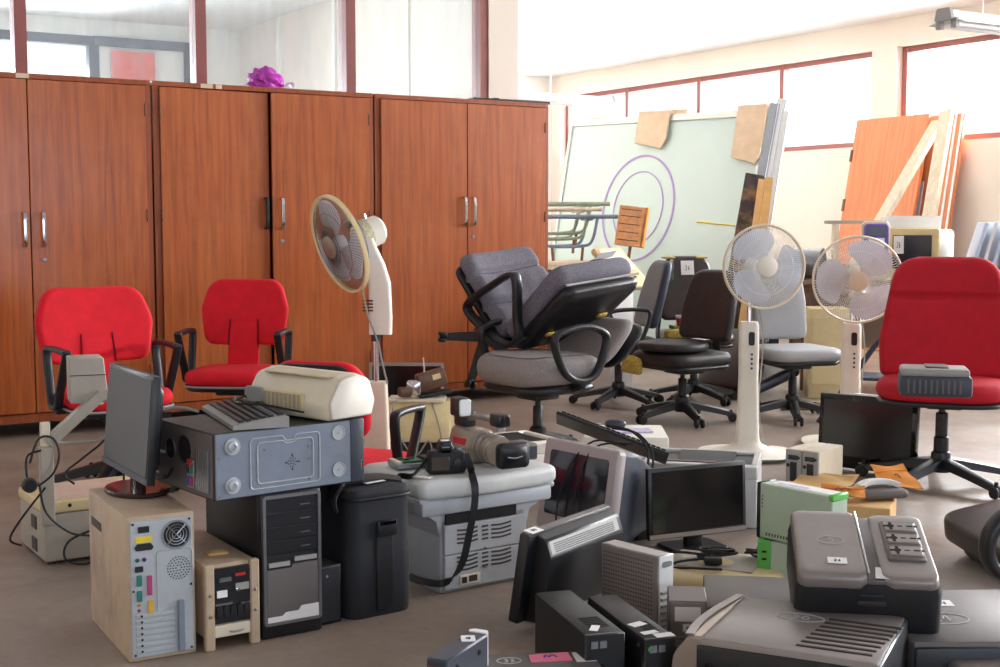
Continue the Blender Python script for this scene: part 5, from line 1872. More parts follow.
# small adapter between the two monitors
q = W(636, 545)
tag(MB().box(-.04, .04, -.05, .05, 0, .15, .008).box(-.03, .03, -.054, -.05, .09, .13).box(-.036, -.01, -.054, -.05, .02, .05).build('power_adapter', 'black_plastic', None, 30, loc=(q.x + .02, q.y + .12, 0), rotz=R(30)), 'small black power block between the tube and flat monitors', 'adapter')

# black flat monitor seen from behind
p = W(551, 620)
t = thing('flat_monitor', 'black flat monitor seen from behind with pale vented top edge', 'monitor', (p.x + .005, p.y + .05, 0), R(55), 'flat monitors')
w, h, ti = .47, .272, R(9)
Mt = T(0, -.03, .035) @ RX(ti)
MB().box(-w / 2, w / 2, .0, .035, 0, h, .006, M=Mt).build('bezel', 'black_plastic', t)
MB().box(-w / 2 + .004, w / 2 - .004, .004, .03, h - .004, h + .004, .002, 1, M=Mt).build('top_edge', 'silver_dark', t)
bk = rpoly([(-.0, 0), (-.06, .02), (-.06, h - .06), (-.035, h - .012), (0, h - .004)], [.0, .02, .03, .02, 0], 4)
MB().prism(bk, w - .05, Mt @ T(-w / 2 + .04, 0, 0) @ PM, bev=.004).build('back_shell', 'black_plastic', t, 40)
gm = MB()
for r_ in range(5):
    for c in range(46):
        gm.box(-w / 2 + .07 + c * .0075, -w / 2 + .0745 + c * .0075, -.0004, .0008, .004 + r_ * .006, .0075 + r_ * .006)
vt = MB().box(-w / 2 + .05, w / 2 - .03, -.002, .0, 0, .04, .001, 1, M=Mt @ T(0, -.0545, h - .052) @ RX(R(-28))).build('vent_strip', 'grey_plastic', t, smooth=0)
gm2 = MB()
gm2.add(gm.v, gm.f, Mt @ T(0, -.0545, h - .052) @ RX(R(-28)) @ T(0, -.0024, 0))
stuff(gm2.build('vent_holes', 'black_matte', vt, 0))
sticker(.06, .035, Mt @ T(-w / 2 + .045, .016, h + .004), t, text='80', ink='ink_dark')
MB().box(-.03, .03, -.06, -.02, .005, .12, .006).build('neck', 'black_plastic', t)
MB().prism(rrect(.2, .16, .02, 4, 0, -.01), .012, bev=.004).build('foot', 'black_plastic', t)
MB().lathe([(.008, 0), (.008, .006)], 10, Mt @ T(.06, -.061, .02) @ FRONT).build('socket', 'paper_white', t)

# pale perforated box
p2_ = W(654, 651)
a_ = R(-48)
t = thing('modem_box', 'pale upright network box with perforated side', 'network box', (W(660, 645).x - .235 * math.cos(a_) - .0, W(660, 645).y - .235 * math.sin(a_), 0), a_)
MB().box(0, .225, 0, .062, 0, .255, .004, 1).build('case', 'silver_plastic', t)
ho = MB()
for r_ in range(17):
    for c in range(20):
        ho.box(.012 + c * .0098, .016 + c * .0098, -.0006, .0006, .03 + r_ * .0125, .034 + r_ * .0125)
stuff(ho.build('side_holes', 'case_dark', t, 0))
fc = MB().box(.225, .231, .0, .062, 0, .256, .003, 1).build('front_cover', 'white_plastic', t)
for k in range(6):
    MB().box(.229, .238, .004, .058, .05 + k * .019, .058 + k * .019, .002, 1).build('front_rib', 'grey_plastic', t, smooth=0)
MB().prism(rrect(.04, .016, .008, 4), .003, T(.231, .031, .23) @ RZ(PI / 2) @ FRONT).build('badge', 'steel', t)

# two black battery units
def battery_unit(label, u, v, top, w, d, yw, note):
    a = W(u, v, top)
    t = thing('battery_unit', label, 'power supply', (a.x, a.y, 0), yw, 'black battery backup units')
    MB().box(0, w, .012, d, 0, top, .006).build('case', 'black_matte', t)
    MB().box(.0, w, 0, .014, .0, top, .003, 1).build('rear_plate', 'black_plastic', t)
    sl_ = None
    for k in range(7):
        if sl_ is None:
            sl_ = MB().box(.03, w - .02, -.0025, .0025, top - .001, top + .0012).build('vent_slot', 'dark_gap', t, smooth=0)
            sl_.location = (0, .06 + k * .013, 0)
        else:
            mesh_copy(sl_, t, loc=(0, .06 + k * .013, 0))
    for x, z in ((.022, top - .025), (.045, top - .025)):
        MB().box(x - .009, x + .009, -.004, .001, z - .009, z + .009).build('socket', 'steel', t, smooth=0)
    MB().prism(rrect(.03, .03, .006, 3), .004, face(.035, 0, top - .09)).build('outlet', 'dark_gap', t)
    sticker(.045, .022, T(w * .4, .05, top + .0005) @ RZ(note), t)
    return t


t = battery_unit('matt black battery unit nearest the back-turned monitor', 586, 636, .185, .105, .40, R(17), R(60))
cable(t, [(.08, -.0, .06), (.1, -.04, .05), (.13, -.05, .1), (.15, -.02, .14), (.14, .0, .15)], .008, 'cable_black')
t = battery_unit('black battery unit with two white labels beside the pale box', 645, 640, .175, .085, .40, R(17), R(10))
sticker(.05, .03, T(.06, .02, .1757), t)
sticker(.045, .03, T(.03, .12, .1757) @ RZ(R(20)), t)
MB().lathe([(.007, 0), (.007, .004)], 10, face(.015, 0, .15)).build('lamp', 'leaf_green', t)

# dark router at the bottom edge
a, b_ = W(447, 661, .2), W(490, 633, .2)
t = thing('network_box', 'slim dark network box with pale curved end at the bottom edge', 'network box', (a.x, a.y, 0), yaw(a, b_))
L_ = (b_ - a).length
MB().box(0, L_ - .01, 0, .055, 0, .2, .004, 1).build('case', 'slate_plastic', t)
MB().prism(rpoly([(L_ - .012, -.002), (L_ + .008, .01), (L_ + .008, .048), (L_ - .012, .058)], .008, 3), .203).build('end_cover', 'paper_white', t, 40)
MB().box(-.004, .001, .008, .048, .13, .185).build('socket_plate', 'brown_metal', t, smooth=0)
for x in (.05, L_ - .06):
    MB().lathe([(.007, 0), (.007, .002), (.004, .002), (.004, 0)], 12, face(x, 0, .17)).build('screw_hole', 'black_matte', t)
sticker(.045, .035, T(L_ * .72, .028, .2005) @ RZ(R(30)), t, text='68', ink='ink_dark')

# flat case with a pink note, bottom edge
a, b_ = W(474, 655, .12), W(592, 650, .12)
t = thing('desktop_case', 'flat dark grey case with pink note at the bottom edge', 'computer', (a.x, a.y, 0), yaw(a, b_), 'computer cases')
L_ = (b_ - a).length
MB().box(0, L_, -.40, 0, 0, .12, .006).build('case', 'silver_dark', t)
MB().box(L_ - .004, L_ + .004, -.38, -.02, .01, .11, .002, 1).build('side_panel', 'slate_plastic', t)
MB().prism(rpoly([(-.055, -.03), (.05, -.03), (.05, .03), (-.05, .025)], .004, 2), .002, T(L_ * .62, -.045, .1202) @ RZ(R(3))).build('pink_note', 'paper_pink', t, smooth=0, label='pink paper note')
writing('M', .02, .04, T(L_ * .62, -.04, .1224), 'ink_purple', t)
sticker(.05, .07, T(L_ * .9, -.05, .1202), t)
writing('33', .022, .03, T(L_ * .27, -.055, .1203), 'chalk', t, name='chalk_mark', oval=(.03, .022), pen=.0018)

# grey drive cage with labels
a = AT(688, 600, 3.42)
t = thing('disk_enclosure', 'small grey drive enclosure with white labels beside the network box', 'drive', (a.x, a.y, 0), R(-6))
MB().box(-.052, .052, .0, .15, 0, .19, .003, 1).build('case', 'silver_dark', t)
MB().box(-.046, .046, -.003, .001, .01, .186, .001, 1).build('front_plate', 'silver_plastic', t, smooth=0)
sticker(.07, .04, T(.0, -.0032, .155) @ FRONT, t)
sticker(.026, .02, T(.0, -.0032, .118) @ FRONT, t, text='8', ink='ink_dark')
for k in range(6):
    MB().box(-.03, .035, -.005, -.002, .03 + k * .012, .034 + k * .012).build('vent_slot', 'grey_plastic', t, smooth=0)

# cream fan foot with tangled leads
p = W(716, 566, .05)
t = thing('fan_base', 'loose cream oval fan foot under tangled black leads', 'fan base', (p.x, p.y, 0), R(-10))
MB().pad(rrect(.46, .36, .17, 9), .055, .025, .012, M=T(0, 0, 0)).build('shell', 'cream_yellow', t, 60)
MB().box(-.15, .14, -.09, .12, .06, .066, .002, 1, M=RZ(R(-12))).build('cover_plate', 'taupe_plastic', t)
random.seed(3)


def tangle(t, c, rad, zc, n, r=.004):
    pts = []
    for k in range(n):
        a_ = k * 2.1 + random.uniform(-.4, .4)
        rr = rad * random.uniform(.55, 1.05)
        pts.append((c[0] + rr * math.cos(a_), c[1] + rr * .8 * math.sin(a_), zc + random.uniform(0, .035)))
    MB().tube(crom(pts, 6), r, 6).build('lead', 'cable_black', t)


q1 = thing('power_lead', 'black lead coiled on the left of the cream fan foot', 'cable', (p.x, p.y, 0.07), 0)
tangle(q1, (.0, .02), .07, .006, 9, .005)
MB().box(-.05, .01, -.07, -.04, .0, .025, .006).build('plug', 'black_plastic', q1)
cable(q1, [(-.03, -.05, .02), (-.14, -.05, .006), (-.2, -.08, -.02), (-.22, -.14, -.06)], .0045, 'cable_black')
cable(q1, [(-.02, -.02, .02), (-.12, .03, .02), (-.19, .05, .0), (-.2, .0, -.02), (-.1, -.1, .0), (.0, -.12, .0)], .0045, 'cable_black')
q2 = thing('power_lead', 'black lead coiled beside the small green box', 'cable', (p.x + .15, p.y + .02, .062), 0)
tangle(q2, (.0, .0), .06, .006, 9, .005)
cable(q2, [(0, .05, .02), (.03, .12, .05), (.06, .16, .12)], .0045, 'cable_black')

# pale green upright case on a small green box
a, b_ = W(758, 534, .17), W(831, 556, .17)
yw = yaw(a, b_)
t = thing('green_carton', 'small bright green and white box under the pale green case', 'box', (W(797, 568, .05).x - .15, W(797, 568, .05).y - .0, 0), R(0))
p = W(757, 577, .03)
t.location = (p.x, p.y, 0)
t.rotation_euler = (0, 0, R(-14))
MB().box(.042, .15, 0, .14, 0, .150, .003, 1).build('case', 'pale_green', t)
MB().box(.0, .043, -.002, .13, 0, .152, .004, 1).build('end_cap', 'leaf_green', t)
for z in (.115, .09):
    MB().box(.015, .03, -.004, -.001, z, z + .006).build('slot', 'dark_gap', t, smooth=0)
MB().box(.02, .09, .02, .05, .150, .1525).build('top_label', 'slate_plastic', t, smooth=0)
t = thing('thin_client', 'pale green upright case with white top label', 'computer', (a.x + .0, a.y + .03, .154), R(-50))
MB().box(.012, .30, 0, .085, 0, .185, .004, 1).build('case', 'pale_green', t)
MB().box(0, .014, -.003, .088, -.001, .187, .004, 1).build('front_strip', 'black_plastic', t)
MB().box(.285, .304, -.002, .087, .165, .189, .005, 1).build('end_cap', 'leaf_green', t)
MB().prism([(.04, .02), (.28, .02), (.28, .078), (.04, .078)], .0012, T(0, 0, .1852)).build('top_label', 'paper_white', t, smooth=0)
MB().prism([(.06, .03), (.18, .03), (.18, .05), (.06, .05)], .0006, T(0, 0, .1864)).build('label_print', 'paper_lilac', t, smooth=0)
hz = MB()
for k in range(12):
    hz.box(.04 + k * .012, .045 + k * .012, -.0006, .0004, .012, .022)
for k in range(4):
    hz.box(.022, .026, -.0006, .0004, .14 - k * .012, .146 - k * .012)
stuff(hz.build('vent_slots', 'case_dark', t, 0))

# twin beige drive units
a, b_ = AT(785, 470, 5.55), AT(817, 473, 5.46)
t = thing('storage_unit', 'pair of joined beige drive units beside the fan foot', 'storage unit', (a.x, a.y, 0), R(-40))
for k in range(2):
    x = k * .078
    u_ = MB().box(x + .001, x + .076, .01, .24, 0, .235, .004, 1).build('drive_unit', 'cream_plastic', t)
    f_ = MB().box(x + .001, x + .076, 0, .012, 0, .233, .003, 1).build('face_plate', 'grey_plastic', u_)
    MB().box(x + .025, x + .055, -.003, .001, .07, .18).build('drive_bay', 'black_matte', f_, smooth=0)
    MB().box(x + .015, x + .06, -.003, .001, .19, .21).build('display', 'black_gloss', f_, smooth=0)
    MB().lathe([(.008, 0), (.008, .003)], 10, face(x + .014, 0, .165)).build('knob', 'black_matte', f_)
    MB().lathe([(.006, 0), (.006, .003)], 10, face(x + .064, 0, .2)).build('key_hole', 'black_matte', f_)

# kraft carton with envelopes and an old handset
p = W(846, 494, .13)
CB = .10
tag(MB().box(-.2, .2, -.13, .13, 0, CB, .004, 1).build('carton', 'kraft', None, 30, loc=(p.x, p.y + .06, 0), rotz=R(-22)), 'open kraft carton with envelopes on top behind the silver socket unit', 'box')


def envelope(label, u, v, z, w, d, rz, m, tilt=0.0, txt=None, roll=0.0):
    q = W(u, v, z)
    n = 8
    P, Fc = [], []
    for i in range(n + 1):
        for j in range(n + 1):
            x, y = -w / 2 + w * i / n, -d / 2 + d * j / n
            P.append((x, y, .008 * math.sin(5 * i / n + j) + .006 * math.cos(7 * j / n)))
    for i in range(n):
        for j in range(n):
            k = i * (n + 1) + j
            Fc.append((k, k + n + 1, k + n + 2, k + 1))
    off = len(P)
    P += [(x, y, zz + .004) for x, y, zz in P]
    Fc2 = [tuple(i + off for i in f) for f in Fc]
    rim = [j for j in range(n + 1)] + [i * (n + 1) + n for i in range(1, n + 1)] + [n * (n + 1) + j for j in range(n - 1, -1, -1)] + [i * (n + 1) for i in range(n - 1, 0, -1)]
    F3 = [(rim[i], rim[(i + 1) % len(rim)], rim[(i + 1) % len(rim)] + off, rim[i] + off) for i in range(len(rim))]
    t = thing('envelope', label, 'envelope', (q.x, q.y, z), 0, 'kraft envelopes')
    t.rotation_euler = (RZ(rz) @ RX(tilt) @ RY(roll)).to_euler()
    MB().add(P, Fc + Fc2 + F3).build('sheet', m, t, 50)
    MB().box(-w / 2 + .01, w / 2 - .01, d / 2 - .05, d / 2 - .047, .006, .014).build('flap_fold', m, t, smooth=0)
    if txt:
        writing(txt, .03, .07, T(0, -.01, .016), 'ink_dark', t)
    return t


envelope('large pale kraft envelope lying left on the carton', 822, 482, CB + .02, .24, .28, R(-30), 'kraft', R(4))
envelope('orange envelope with a pen scribble on the carton', 843, 492, CB + .04, .17, .12, R(-14), 'kraft_orange', R(8), 'M')
envelope('orange envelope leaning against the foot of the tall chair', 896, 478, CB + .04, .16, .17, R(16), 'kraft_orange', R(24), '1')
q = W(880, 492, CB + .03)
t = thing('telephone_handset', 'grey telephone lying face down beside the orange envelopes', 'telephone', (q.x, q.y, CB + .012), R(12))
MB().prism(rpoly([(-.11, -.05), (.1, -.055), (.115, .05), (-.05, .06)], .02, 4), .03, T(0, 0, 0), bev=.008).build('body', 'silver_dark', t, 50)
MB().tube(crom([(-.08, .03, .035), (-.03, .045, .05), (.05, .045, .05), (.1, .02, .035)], 5), 1, 8, N=(0, 1, 0), flat=(.022, .012)).build('handset', 'white_plastic', t, 60)

# flat grey cases under the socket unit
a = W(718, 571, .15)
t = thing('desktop_case', 'plain grey flat case behind the vented silver case', 'computer', (W(705, 606, .15).x, W(705, 606, .15).y, 0), R(-8), 'computer cases')
MB().box(0, .36, 0, .34, 0, .148, .006).build('case', 'silver_dark', t)
MB().box(.0, .01, -.004, .002, .02, .13, .001, 1).build('front_strip', 'slate_plastic', t)
a = W(934, 641, .15)
t = thing('desktop_case', 'grey flat case with chalked oval number at the right edge', 'computer', (a.x, a.y, 0), R(1), 'computer cases')
MB().box(-.05, .42, 0, .47, .03, .148, .006).build('case', 'silver_dark', t)
MB().box(-.05, .42, -.012, .004, 0, .135, .008).build('front_bezel', 'black_plastic', t)
writing('24', .05, .06, T(.085, .19, .1487), 'chalk', t, name='chalk_mark', oval=(.075, .05), pen=.0022)
sticker(.055, .06, T(.14, .33, .1485) @ RZ(R(-5)), t, text='28')

# silver battery unit with three sockets
fl, fr_ = W(790, 583, .30), W(933, 583, .30)
t = thing('battery_unit', 'silver battery unit with three universal sockets on its top', 'power supply', (0, 0, 0), 0)
w, d, h = (fr_ - fl).length, .38, .18
PT = R(13)
t.rotation_euler = (RZ(R(-9)) @ RX(PT)).to_euler()
base = Vector((fl.x + .04, fl.y + .085, .30)) - (RZ(R(-9)) @ RX(PT) @ Vector((0, 0, h)))
t.location = base
b = MB()
rings = []
for z, g in ((0, .0), (.02, .006), (.13, .006), (.155, .0), (.17, -.008), (.18, -.02)):
    rings.append([(x, y, z) for x, y in rrect(w + 2 * g, d + 2 * g, .04, 6, w / 2, d / 2)])
k = len(rings[0])
b.add([q for r_ in rings[:4] for q in r_], [(i * k + j, i * k + (j + 1) % k, (i + 1) * k + (j + 1) % k, (i + 1) * k + j) for i in range(3) for j in range(k)] + [tuple(range(k)), tuple(3 * k + j for j in range(k))])
b.build('body', 'black_plastic', t, 50)
MB().pad(rrect(w * .50, d + .01, .03, 5, w * .25, d / 2), .05, .02, .0, M=T(0, 0, .135), back_flat=True).build('lid_left', 'silver_plastic', t, 50)
MB().pad(rrect(w * .40, d + .005, .03, 5, w * .79, d / 2), .04, .016, .0, M=T(0, 0, .138), back_flat=True).build('lid_right', 'silver_plastic', t, 50)
MB().box(w * .47, w * .64, .006, d - .004, .14, .168, .006).build('lid_channel', 'silver_dark', t)
MB().box(w * .485, w * .505, .01, d - .004, .16, .188, .008).build('lid_edge', 'chrome', t)
pl = MB().box(w * .66, w * .93, d * .25, d * .84, .174, .186, .004, 1).build('socket_plate', 'silver_dark', t)
for k in range(3):
    yc = d * (.36 + k * .19)
    s_ = MB().box(w * .685, w * .915, yc - .026, yc + .026, .184, .190, .003, 1).build('socket', 'silver_plastic', pl)
    ho = MB()
    ho.lathe([(.010, 0), (.010, .0008)], 14, T(w * .735, yc, .1898))
    for dx, dy, a_, b2 in ((-.0, .014, .004, .007), (0, -.014, .004, .007), (-.014, 0, .005, .004), (.05, 0, .008, .003), (.025, .0, .007, .002), (.066, 0, .004, .004)):
        ho.box(w * .735 + dx - a_, w * .735 + dx + a_, yc + dy - b2, yc + dy + b2, .1895, .1907)
    stuff(ho.build('socket_holes', 'dark_gap', s_, 0))
sticker(.05, .034, T(w * .29, .07, .1865) @ RZ(R(-2)), t, text='26', ink='ink_dark')
sticker(.058, .06, T(w * .63, .035, .1725) @ RZ(R(-6)), t, text='81')
MB().box(w * .42, w * .62, -.008, .002, .10, .112, .002, 1).build('latch', 'case_dark', t)
MB().box(w * .44, w * .6, -.008, -.002, .128, .131).build('name_strip', 'slate_plastic', t, smooth=0)
writing('5', .022, .02, T(w * .27, .19, .186), 'chalk', t, name='scratched_mark', oval=(.035, .022), pen=.001)

# vented silver case in front
a, b_ = W(697, 636, .2), W(878, 662, .2)
yw = yaw(a, b_)
L_ = (b_ - a).length
t = thing('computer_tower', 'silver case lying flat in front with slotted vents and chalked oval', 'computer', (a.x, a.y, 0), yw, 'computer cases')
D_ = .40
MB().box(.0, L_, .0, D_, .02, .196, .008).build('case', 'silver_plastic', t)
MB().box(.0, L_ - .01, -.006, .004, 0.0, .18, .004).build('side_panel', 'black_plastic', t)
MB().prism(rpoly([(-.075, .0), (.01, .0), (.01, .2), (-.02, .2), (-.06, .15)], [.02, 0, 0, .03, .06], 5), D_ + .004, T(0, D_, 0) @ FRONT, bev=.006).build('front_bezel', mat('warm_silver', (176, 158, 142), .3, .3, var=.05), t, 40)
MB().tube(crom([(-.018, .0, .202), (-.03, .12, .2), (-.018, .25, .203), (-.0, .39, .2)], 5), 1, 6, N=(0, 0, 1), flat=(.003, .012)).build('bezel_rib', 'silver_plastic', t)
sl = None
for k in range(8):
    if sl is None:
        sl = MB().box(L_ - .20, L_ - .02, -.006, .006, .194, .199, .002, 1).build('vent_slot', 'case_dark', t, smooth=0)
        sl.location = (0, .05 + k * .034, 0)
    else:
        c = mesh_copy(sl, t, loc=(.004 * k, .05 + k * .034, 0))
MB().box(L_ - .012, L_ + .006, -.004, D_, .01, .19, .004, 1).build('rear_panel', 'steel', t)
MB().lathe([(.012, 0), (.012, .003), (.008, .003), (.008, 0)], 14, face(.03, -.006, .13)).build('foot_socket', 'black_matte', t)
writing('20', .03, .05, T(.19, .27, .1968), 'chalk', t, name='chalk_mark', oval=(.06, .032), pen=.0022)

# grey rounded object at the bottom right corner
p = W(975, 660, .1)
t = thing('cash_box', 'small grey rounded case at the bottom right corner', 'box', (p.x, p.y - .05, 0), R(0))
MB().box(-.07, .13, -.12, .08, 0, .09, .012, 3).build('body', 'silver_dark', t)
MB().box(-.072, .132, -.122, .082, .05, .105, .018, 3).build('lid', 'silver_plastic', t)
MB().box(.0, .05, -.126, -.118, .04, .06, .003, 1).build('latch', 'steel', t)

# grey box on the tall red chair
c = RED_P
q = W(934, 396, .50)
t = thing('battery_unit', 'ribbed grey plastic case resting on the tall red chair', 'power supply', (q.x, q.y, .505), R(-14))
MB().box(-.14, .14, -.09, .10, 0, .085, .014).build('base', 'slate_plastic', t)
MB().box(-.135, .13, -.085, .095, .08, .115, .014).build('lid', 'grey_plastic', t)
for k in range(10):
    MB().box(-.11 + k * .022, -.102 + k * .022, -.094, -.088, .015, .07, .001, 1).build('rib', 'silver_dark', t, smooth=0)
MB().box(-.04, .05, -.06, .06, .114, .122, .004, 1).build('carry_recess', 'silver_dark', t)

# glossy television lying against the fan and the red chair
a, b_ = AT(824, 455, 6.42), AT(908, 468, 6.08)
t = thing('television', 'glossy black television leaning on the floor behind the red chair', 'television', ((a.x + b_.x) / 2, (a.y + b_.y) / 2 - .02, 0), R(-40))
w, h = .50, .36
Mt = T(0, 0, .01) @ RX(R(-4))
MB().box(-w / 2, w / 2, -.02, .02, 0, h, .008, M=Mt).build('bezel', 'black_gloss', t)
MB().box(-w / 2 + .025, w / 2 - .025, -.0215, -.019, .06, h - .03, M=Mt).build('screen', 'screen_black', t, smooth=0)
MB().box(-w * .36, w * .36, .018, .075, .04, h - .07, .02, M=Mt).build('back_shell', 'black_plastic', t)
MB().box(-.03, .03, -.0225, -.02, .03, .036, M=Mt).build('badge', 'grey_plastic', t, smooth=0)
MB().box(-.08, .06, -.015, .015, h - .004, h + .008, .004, M=Mt).build('cloth_scrap', 'paper_white', t)
# ---------------------------------------------------------------- the far end of the hall
def on_wall(u):
    return WIN_P - DY * wall_t(u)


# big framed glass panel leaning back, ring drawn on it
PL, PR = AT(572, 118, 12.2), AT(770, 105, 10.95)
gy = math.atan2(PR.y - PL.y, PR.x - PL.x)
GW, GH = (PR.xy - PL.xy).length, 2.22
LEAN = R(14)
top_mid = (PL + PR) / 2
Mg_rot = RZ(gy) @ RX(-LEAN)
foot = Vector((top_mid.x, top_mid.y, 0)) + (RZ(gy) @ Vector((0, -math.sin(LEAN) * GH, 0)))
t = thing('glass_panel', 'large framed pale green glass panel leaning at the back', 'glass panel', foot, 0)
t.rotation_euler = Mg_rot.to_euler()
mat('panel_glass', (206, 226, 222), .05, var=.03, scale=2)
for x0, x1, z0, z1 in ((-GW / 2, GW / 2, GH - .06, GH), (-GW / 2, GW / 2, 0, .06), (-GW / 2, -GW / 2 + .03, .06, GH - .06), (GW / 2 - .05, GW / 2, .06, GH - .06)):
    MB().box(x0, x1, -.02, .03, z0, z1, .004, 1).build('frame_bar', 'aluminium', t, smooth=0)
MB().box(-GW / 2 + .03, GW / 2 - .05, .0, .01, .06, GH - .06).build('pane', 'panel_glass', t, smooth=0)


def panel_xz(u, v):
    """where the ray through a photo point meets the panel, in panel coordinates"""
    M = T(*foot) @ Mg_rot
    n = M.to_3x3() @ Vector((0, 1, 0))
    d = ray(u, v)
    o = Vector((0, 0, CAMZ))
    k = (foot - o).dot(n) / d.dot(n)
    return M.inverted() @ (o + d * k)


c = panel_xz(638, 208)
for rr, hw_, m_ in ((.475, .009, 'ring_purple'), (.33, .005, 'ring_purple')):
    MB().tube([(c.x + rr * .76 * math.cos(2 * PI * j / 64), -.004, c.z + rr * math.sin(2 * PI * j / 64)) for j in range(64)], 1, 4, True, N=(0, 1, 0), flat=(.002, hw_)).build('purple_ring', m_, t, smooth=0, label='thin purple ring marked on the glass')
# torn cardboard protectors hanging over the top edge
for u0, u1, v1, nm in ((637, 668, 150, 'a'), (733, 762, 165, 'b')):
    a, b_ = panel_xz(u0, v1), panel_xz(u1, v1)
    pts = [(a.x, GH + .02), (b_.x, GH + .02), (b_.x - .01, b_.z + .08), (b_.x - .05, b_.z), (a.x + (b_.x - a.x) * .5, a.z + .02), (a.x, a.z + .05)]
    k = MB().prism(pts, .022, T(0, -.03, 0) @ FRONT)
    k.box(a.x, b_.x, -.055, .06, GH + .003, GH + .03)
    o = thing('cardboard_sheet', 'torn brown cardboard folded over the middle of the glass panel' if nm == 'a' else 'torn brown cardboard folded over the right corner of the glass panel', 'cardboard', foot, 0, 'cardboard edge protectors')
    o.rotation_euler = Mg_rot.to_euler()
    k.build('front_flap', 'cardboard', o, 0)
    MB().box(a.x + .08, b_.x + .12, .035, .05, GH - .3, GH + .06).build('rear_flap', 'cardboard', o, smooth=0)
MB().box(-GW / 2 + .1, -GW / 2 + .42, .012, .03, GH - .22, GH + .02).build('backing_scrap', 'cardboard', t, smooth=0)
for z_ in (.9,):
    a, b_ = panel_xz(697, 222), panel_xz(738, 226)
    MB().tube([(a.x, -.005, a.z), (b_.x, -.005, b_.z)], .006, 5).build('yellow_tape', 'label_yellow', t)

# folded papers propped before the panel on the beige kiosk
kp = AT(620, 264, 9.3)
t = thing('kiosk', 'beige sloped display kiosk with a white paper taped on it', 'machine', (kp.x, kp.y, 0), R(38))
MB().box(-.11, .11, -.03, .2, 0, .86, .01).build('pedestal', 'white_plastic', t)
Ms = T(0, 0, .86) @ RX(R(38))
MB().box(-.14, .14, -.22, .22, 0, .05, .02, 3, M=Ms).build('sloped_top', 'cream_yellow', t)
MB().box(-.105, .105, -.05, .19, .048, .053, M=Ms).build('recess', 'cream_plastic', t, smooth=0)
sticker(.15, .15, Ms @ T(-.01, .04, .054), t, text='26')
for x, y in ((0, -.1), (.03, -.12), (-.03, -.12), (0, -.14)):
    MB().prism(rrect(.02, .014, .004, 2, x, y), .006, Ms @ T(0, 0, .05)).build('button', 'slate_plastic', t)
q = AT(629, 246, 9.75)
t = thing('cardboard_folder', 'worn orange cardboard folder propped up above the kiosk', 'folder', (q.x, q.y, q.z - .0), R(-24))
t.rotation_euler = (RZ(R(-24)) @ RY(R(6)) @ RX(R(-8))).to_euler()
MB().box(-.12, .1, 0, .05, 0, .30, .004, 1).build('block', mat('worn_card', (236, 176, 126), .8, var=.2, scale=20), t, smooth=0)
MB().box(.08, .104, .0, .052, .0, .302, .003, 1).build('spine', 'kraft_orange', t, smooth=0)
for z_ in (.04, .1, .16, .22, .27):
    MB().box(-.1, .06, -.002, 0, z_, z_ + .004).build('print_line', 'ink_dark', t, smooth=0)
MB().tube(crom([(.0, .03, .0), (.0, .035, -.1), (.0, .04, -.2)], 3), .012, 6).build('support_rod', 'rust', t)

# stacked metal stool frames on boards on a dark shelf
cp = AT(562, 275, 10.6)
t = thing('shelf_cabinet', 'dark low shelf unit with pale boards beside the cabinet end', 'shelf', (cp.x, cp.y, 0), CAB_YAW)
MB().box(-.28, .40, 0, .4, .0, .04).build('bottom', 'desk_brown', t, smooth=0)
MB().box(-.28, .40, .38, .4, .04, .80).build('back_panel', 'black_matte', t, smooth=0)
for x in (-.28, .1, .38):
    MB().box(x, x + .02, 0, .38, .04, .80).build('upright', 'pale_wood', t, smooth=0)
for z_ in (.42,):
    MB().box(-.26, .38, .02, .38, z_, z_ + .02).build('shelf', 'desk_brown', t, smooth=0)
MB().box(-.30, .44, -.03, .42, .80, .83).build('top_board', 'desk_brown', t, smooth=0)
for k, (x0, x1, z0, lab) in enumerate(((-.30, .50, .832, 'lower pale board on the shelf beside the cabinet end'), (-.32, .40, .865, 'upper pale board on the shelf beside the cabinet end'))):
    o = MB().box(x0, x1, -.06, .40, 0, .03, .003, 1).build('wooden_board', 'pale_wood', None, 0, loc=(cp.x, cp.y, z0), rotz=CAB_YAW)
    tag(o, lab, 'board', 'boards on the shelf')
    o.rotation_euler = (0, 0, CAB_YAW)


def stool_frame(label, z, m, dx, L_=.7, mm=None):
    t = thing('stool_frame', label, 'stool frame', (cp.x + dx, cp.y + .02 + (z - .9) * .9, z), R(12), 'stacked metal stool frames')
    for y in (0, .32):
        MB().cyl((-.35, y, .36), (L_ * .6, y, .36), .018, seg=10).build('top_rail', m, t)
        P = crom([(-.25, y, .36), (-.22, y, .16), (-.15, y, .12), (.1, y, .12), (.2, y, .16), (.25, y, .36)], 5)
        MB().tube(P, .013, 8).build('bent_leg', mm or m, t)
    for x in (-.2, .2):
        MB().cyl((x, 0, .34), (x, .32, .34), .012, seg=8).build('cross_bar', m, t)
    for x in (-.12, .12):
        MB().cyl((x, .02, .0), (x * 1.1, .02, .13), .012, seg=8).build('foot', 'rust', t)
    return t


stool_frame('blue metal stool frame lowest in the stack beside the cabinets', .9, 'tube_blue', .05)
stool_frame('cream metal stool frame in the middle of the stack', .96, 'tube_cream', -.02, .6, 'tube_green')
stool_frame('green metal stool frame on top of the stack', 1.005, 'tube_green', .0, .68)

